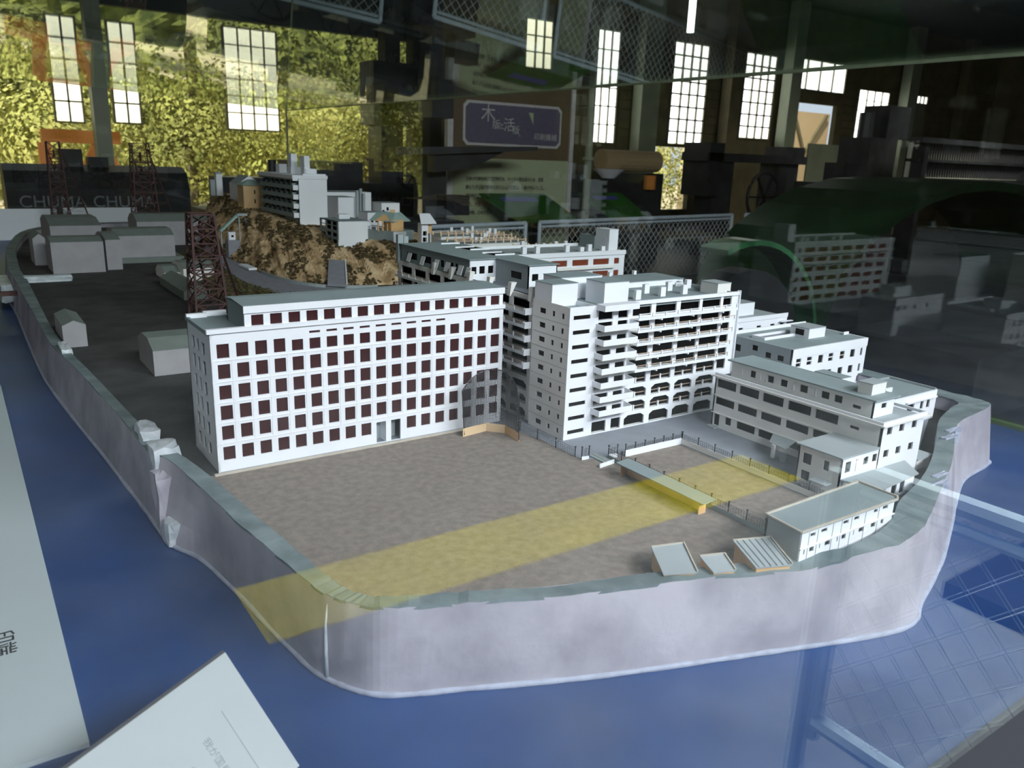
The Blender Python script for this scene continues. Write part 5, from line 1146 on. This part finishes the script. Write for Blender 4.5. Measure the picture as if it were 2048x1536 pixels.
t = thing('retaining_terrace', 'grey-green retaining terrace with small white rail in front of the shrine', 'terrace')
MB().hexa([(1.695, 3.96, .15), (1.83, 3.70, .15), (1.98, 3.76, .15), (1.85, 4.02, .15)], [(1.695, 3.96, .245), (1.83, 3.70, .238), (1.98, 3.76, .238), (1.85, 4.02, .245)]).build('terrace', 'roof', t)
k0 = MB().box(-.003, .003, -.003, .003, 0, .018).mesh('rail_post', M['card'])
for i in range(7): p = Vector((1.70, 3.955, .244)).lerp(Vector((1.80, 3.76, .239)), i / 6); inst(k0, 'rail_post', t, p)
MB().bar((1.70, 3.955, .258), (1.80, 3.76, .254), .003).build('handrail', 'card', t); MB().box(1.83, 1.90, 3.69, 3.705, .165, .238).build('white_wall', 'card', t); rebase(t)
t = thing('wooden_shrine', 'orange wooden shrine hall with a grey-green gable roof on the hill edge', 'shrine')
MB().box(1.83, 1.90, 3.72, 3.80, .238, .295).build('hall', 'wood', t)
for x in (1.775, 1.80, 1.825): MB().box(x - .003, x + .003, 3.75, 3.756, .238, .29).build('post', 'wood', t)
k = MB(); k.hexa([(1.762, 3.83, .285), (1.835, 3.71, .285), (1.87, 3.76, .325), (1.81, 3.84, .325)], [(1.762, 3.83, .288), (1.835, 3.71, .288), (1.87, 3.76, .328), (1.81, 3.84, .328)]).hexa([(1.835, 3.71, .285), (1.95, 3.74, .285), (1.92, 3.79, .325), (1.87, 3.76, .325)], [(1.835, 3.71, .288), (1.95, 3.74, .288), (1.92, 3.79, .328), (1.87, 3.76, .328)]); k.build('roof', 'teal', t)
MB().hexa([(1.775, 3.80, .285), (1.832, 3.725, .285), (1.834, 3.727, .285), (1.777, 3.802, .285)], [(1.81, 3.77, .318), (1.82, 3.76, .318), (1.822, 3.762, .318), (1.812, 3.772, .318)]).build('gable', 'wood', t); rebase(t)
t = thing('shrine_lift_tower', 'pale ladder tower with a small pitched roof beside the orange shrine', 'tower')
facade(t, (1.865, 3.46), (1, 0), .035, .17, .30, [(.007, .028, z, z + .022) for z in (.18, .21, .24)], 'card', None, .003, backing=.02)
MB().box(1.865, 1.868, 3.463, 3.50, .17, .30).build('side_wall', 'cardw', t); MB().box(1.90, 1.925, 3.47, 3.50, .25, .30).build('ochre_side', 'wood', t); MB().box(1.918, 1.923, 3.47, 3.475, .17, .25).build('post', 'card', t)
MB().hexa([(1.850, 3.44, .298), (1.935, 3.44, .298), (1.925, 3.49, .34), (1.868, 3.49, .34)], [(1.850, 3.44, .302), (1.935, 3.44, .302), (1.925, 3.49, .344), (1.868, 3.49, .344)]).build('roof', 'card', t); rebase(t)
# low terraced flats with many tan rails in the far middle
for x0_, x1_, y0_, y1_, z1, lb in ((1.95, 2.30, 3.42, 3.60, .235, 'farthest low flat block with wooden roof rails beyond the penthouse'), (1.80, 2.18, 3.02, 3.20, .245, 'middle low flat block with wooden roof rails beyond the penthouse'), (2.10, 2.24, 3.22, 3.38, .245, 'small low flat block with white vents, right of the other railed roofs'), (1.95, 2.24, 2.72, 2.90, .245, 'nearest low railed flat block behind the rust-windowed rear block')):
    t = thing('railed_flat_block', lb, 'building', 'low blocks with railed roofs'); MB().box(x0_, x1_, y0_, y1_, 0, z1).build('walls', 'cardw', t); MB().box(x0_, x1_, y0_, y1_, z1, z1 + .003).build('roof', 'roofl', t)
    k0 = MB().box(-.0035, .0035, -.002, .002, 0, .019).mesh('rail_post', M['woodl']); nn_ = int((x1_ - x0_) / .04)
    for yy in (y0_ + .01, (y0_ + y1_) / 2):
        for i in range(nn_ + 1): inst(k0, 'rail_post', t, (x0_ + .005 + i * (x1_ - x0_ - .01) / nn_, yy, z1 + .003))
        MB().box(x0_, x1_, yy - .001, yy + .001, z1 + .012, z1 + .017).build('rail', 'rail', t)
    rn = random.Random(int(x0_ * 100 + y0_ * 10))
    for i in range(4): x = rn.uniform(x0_ + .02, x1_ - .03); y = rn.uniform(y0_ + .03, y1_ - .02); MB().box(x, x + .014, y, y + .01, z1 + .003, z1 + rn.uniform(.025, .04)).build('roof_vent', 'card', t)
    rebase(t)

# ================================================================== fence and objects behind the visitor, mirrored in the front pane
fence_panel((1.72, -.225), (1.72, .30), -.07, -.84, 'chain-link panel standing close to the right of the visitor, mirrored in the front glass', cell=.066, fw=.05, wire=.0016)
t = thing('fence_pole', 'slim pale blue pole mirrored left of the chain-link panel', 'pole'); MB().tube([(1.62, -.20, FZ), (1.62, -.20, -.05)], .022, 10).build('pole', 'fence', t); rebase(t)
t = thing('ceiling_tube_lamp', 'bright upright white tube lamp hanging at the top, above the tall windows', 'lamp')
MB().tube([(6.2, 6.0, 1.86), (6.2, 6.0, 2.75)], .035, 8).build('tube', 'tube', t); MB().tube([(6.2, 6.0, 2.75), (6.2, 6.0, 4.0)], .01, 6).build('hanger', 'iron', t); rebase(t)
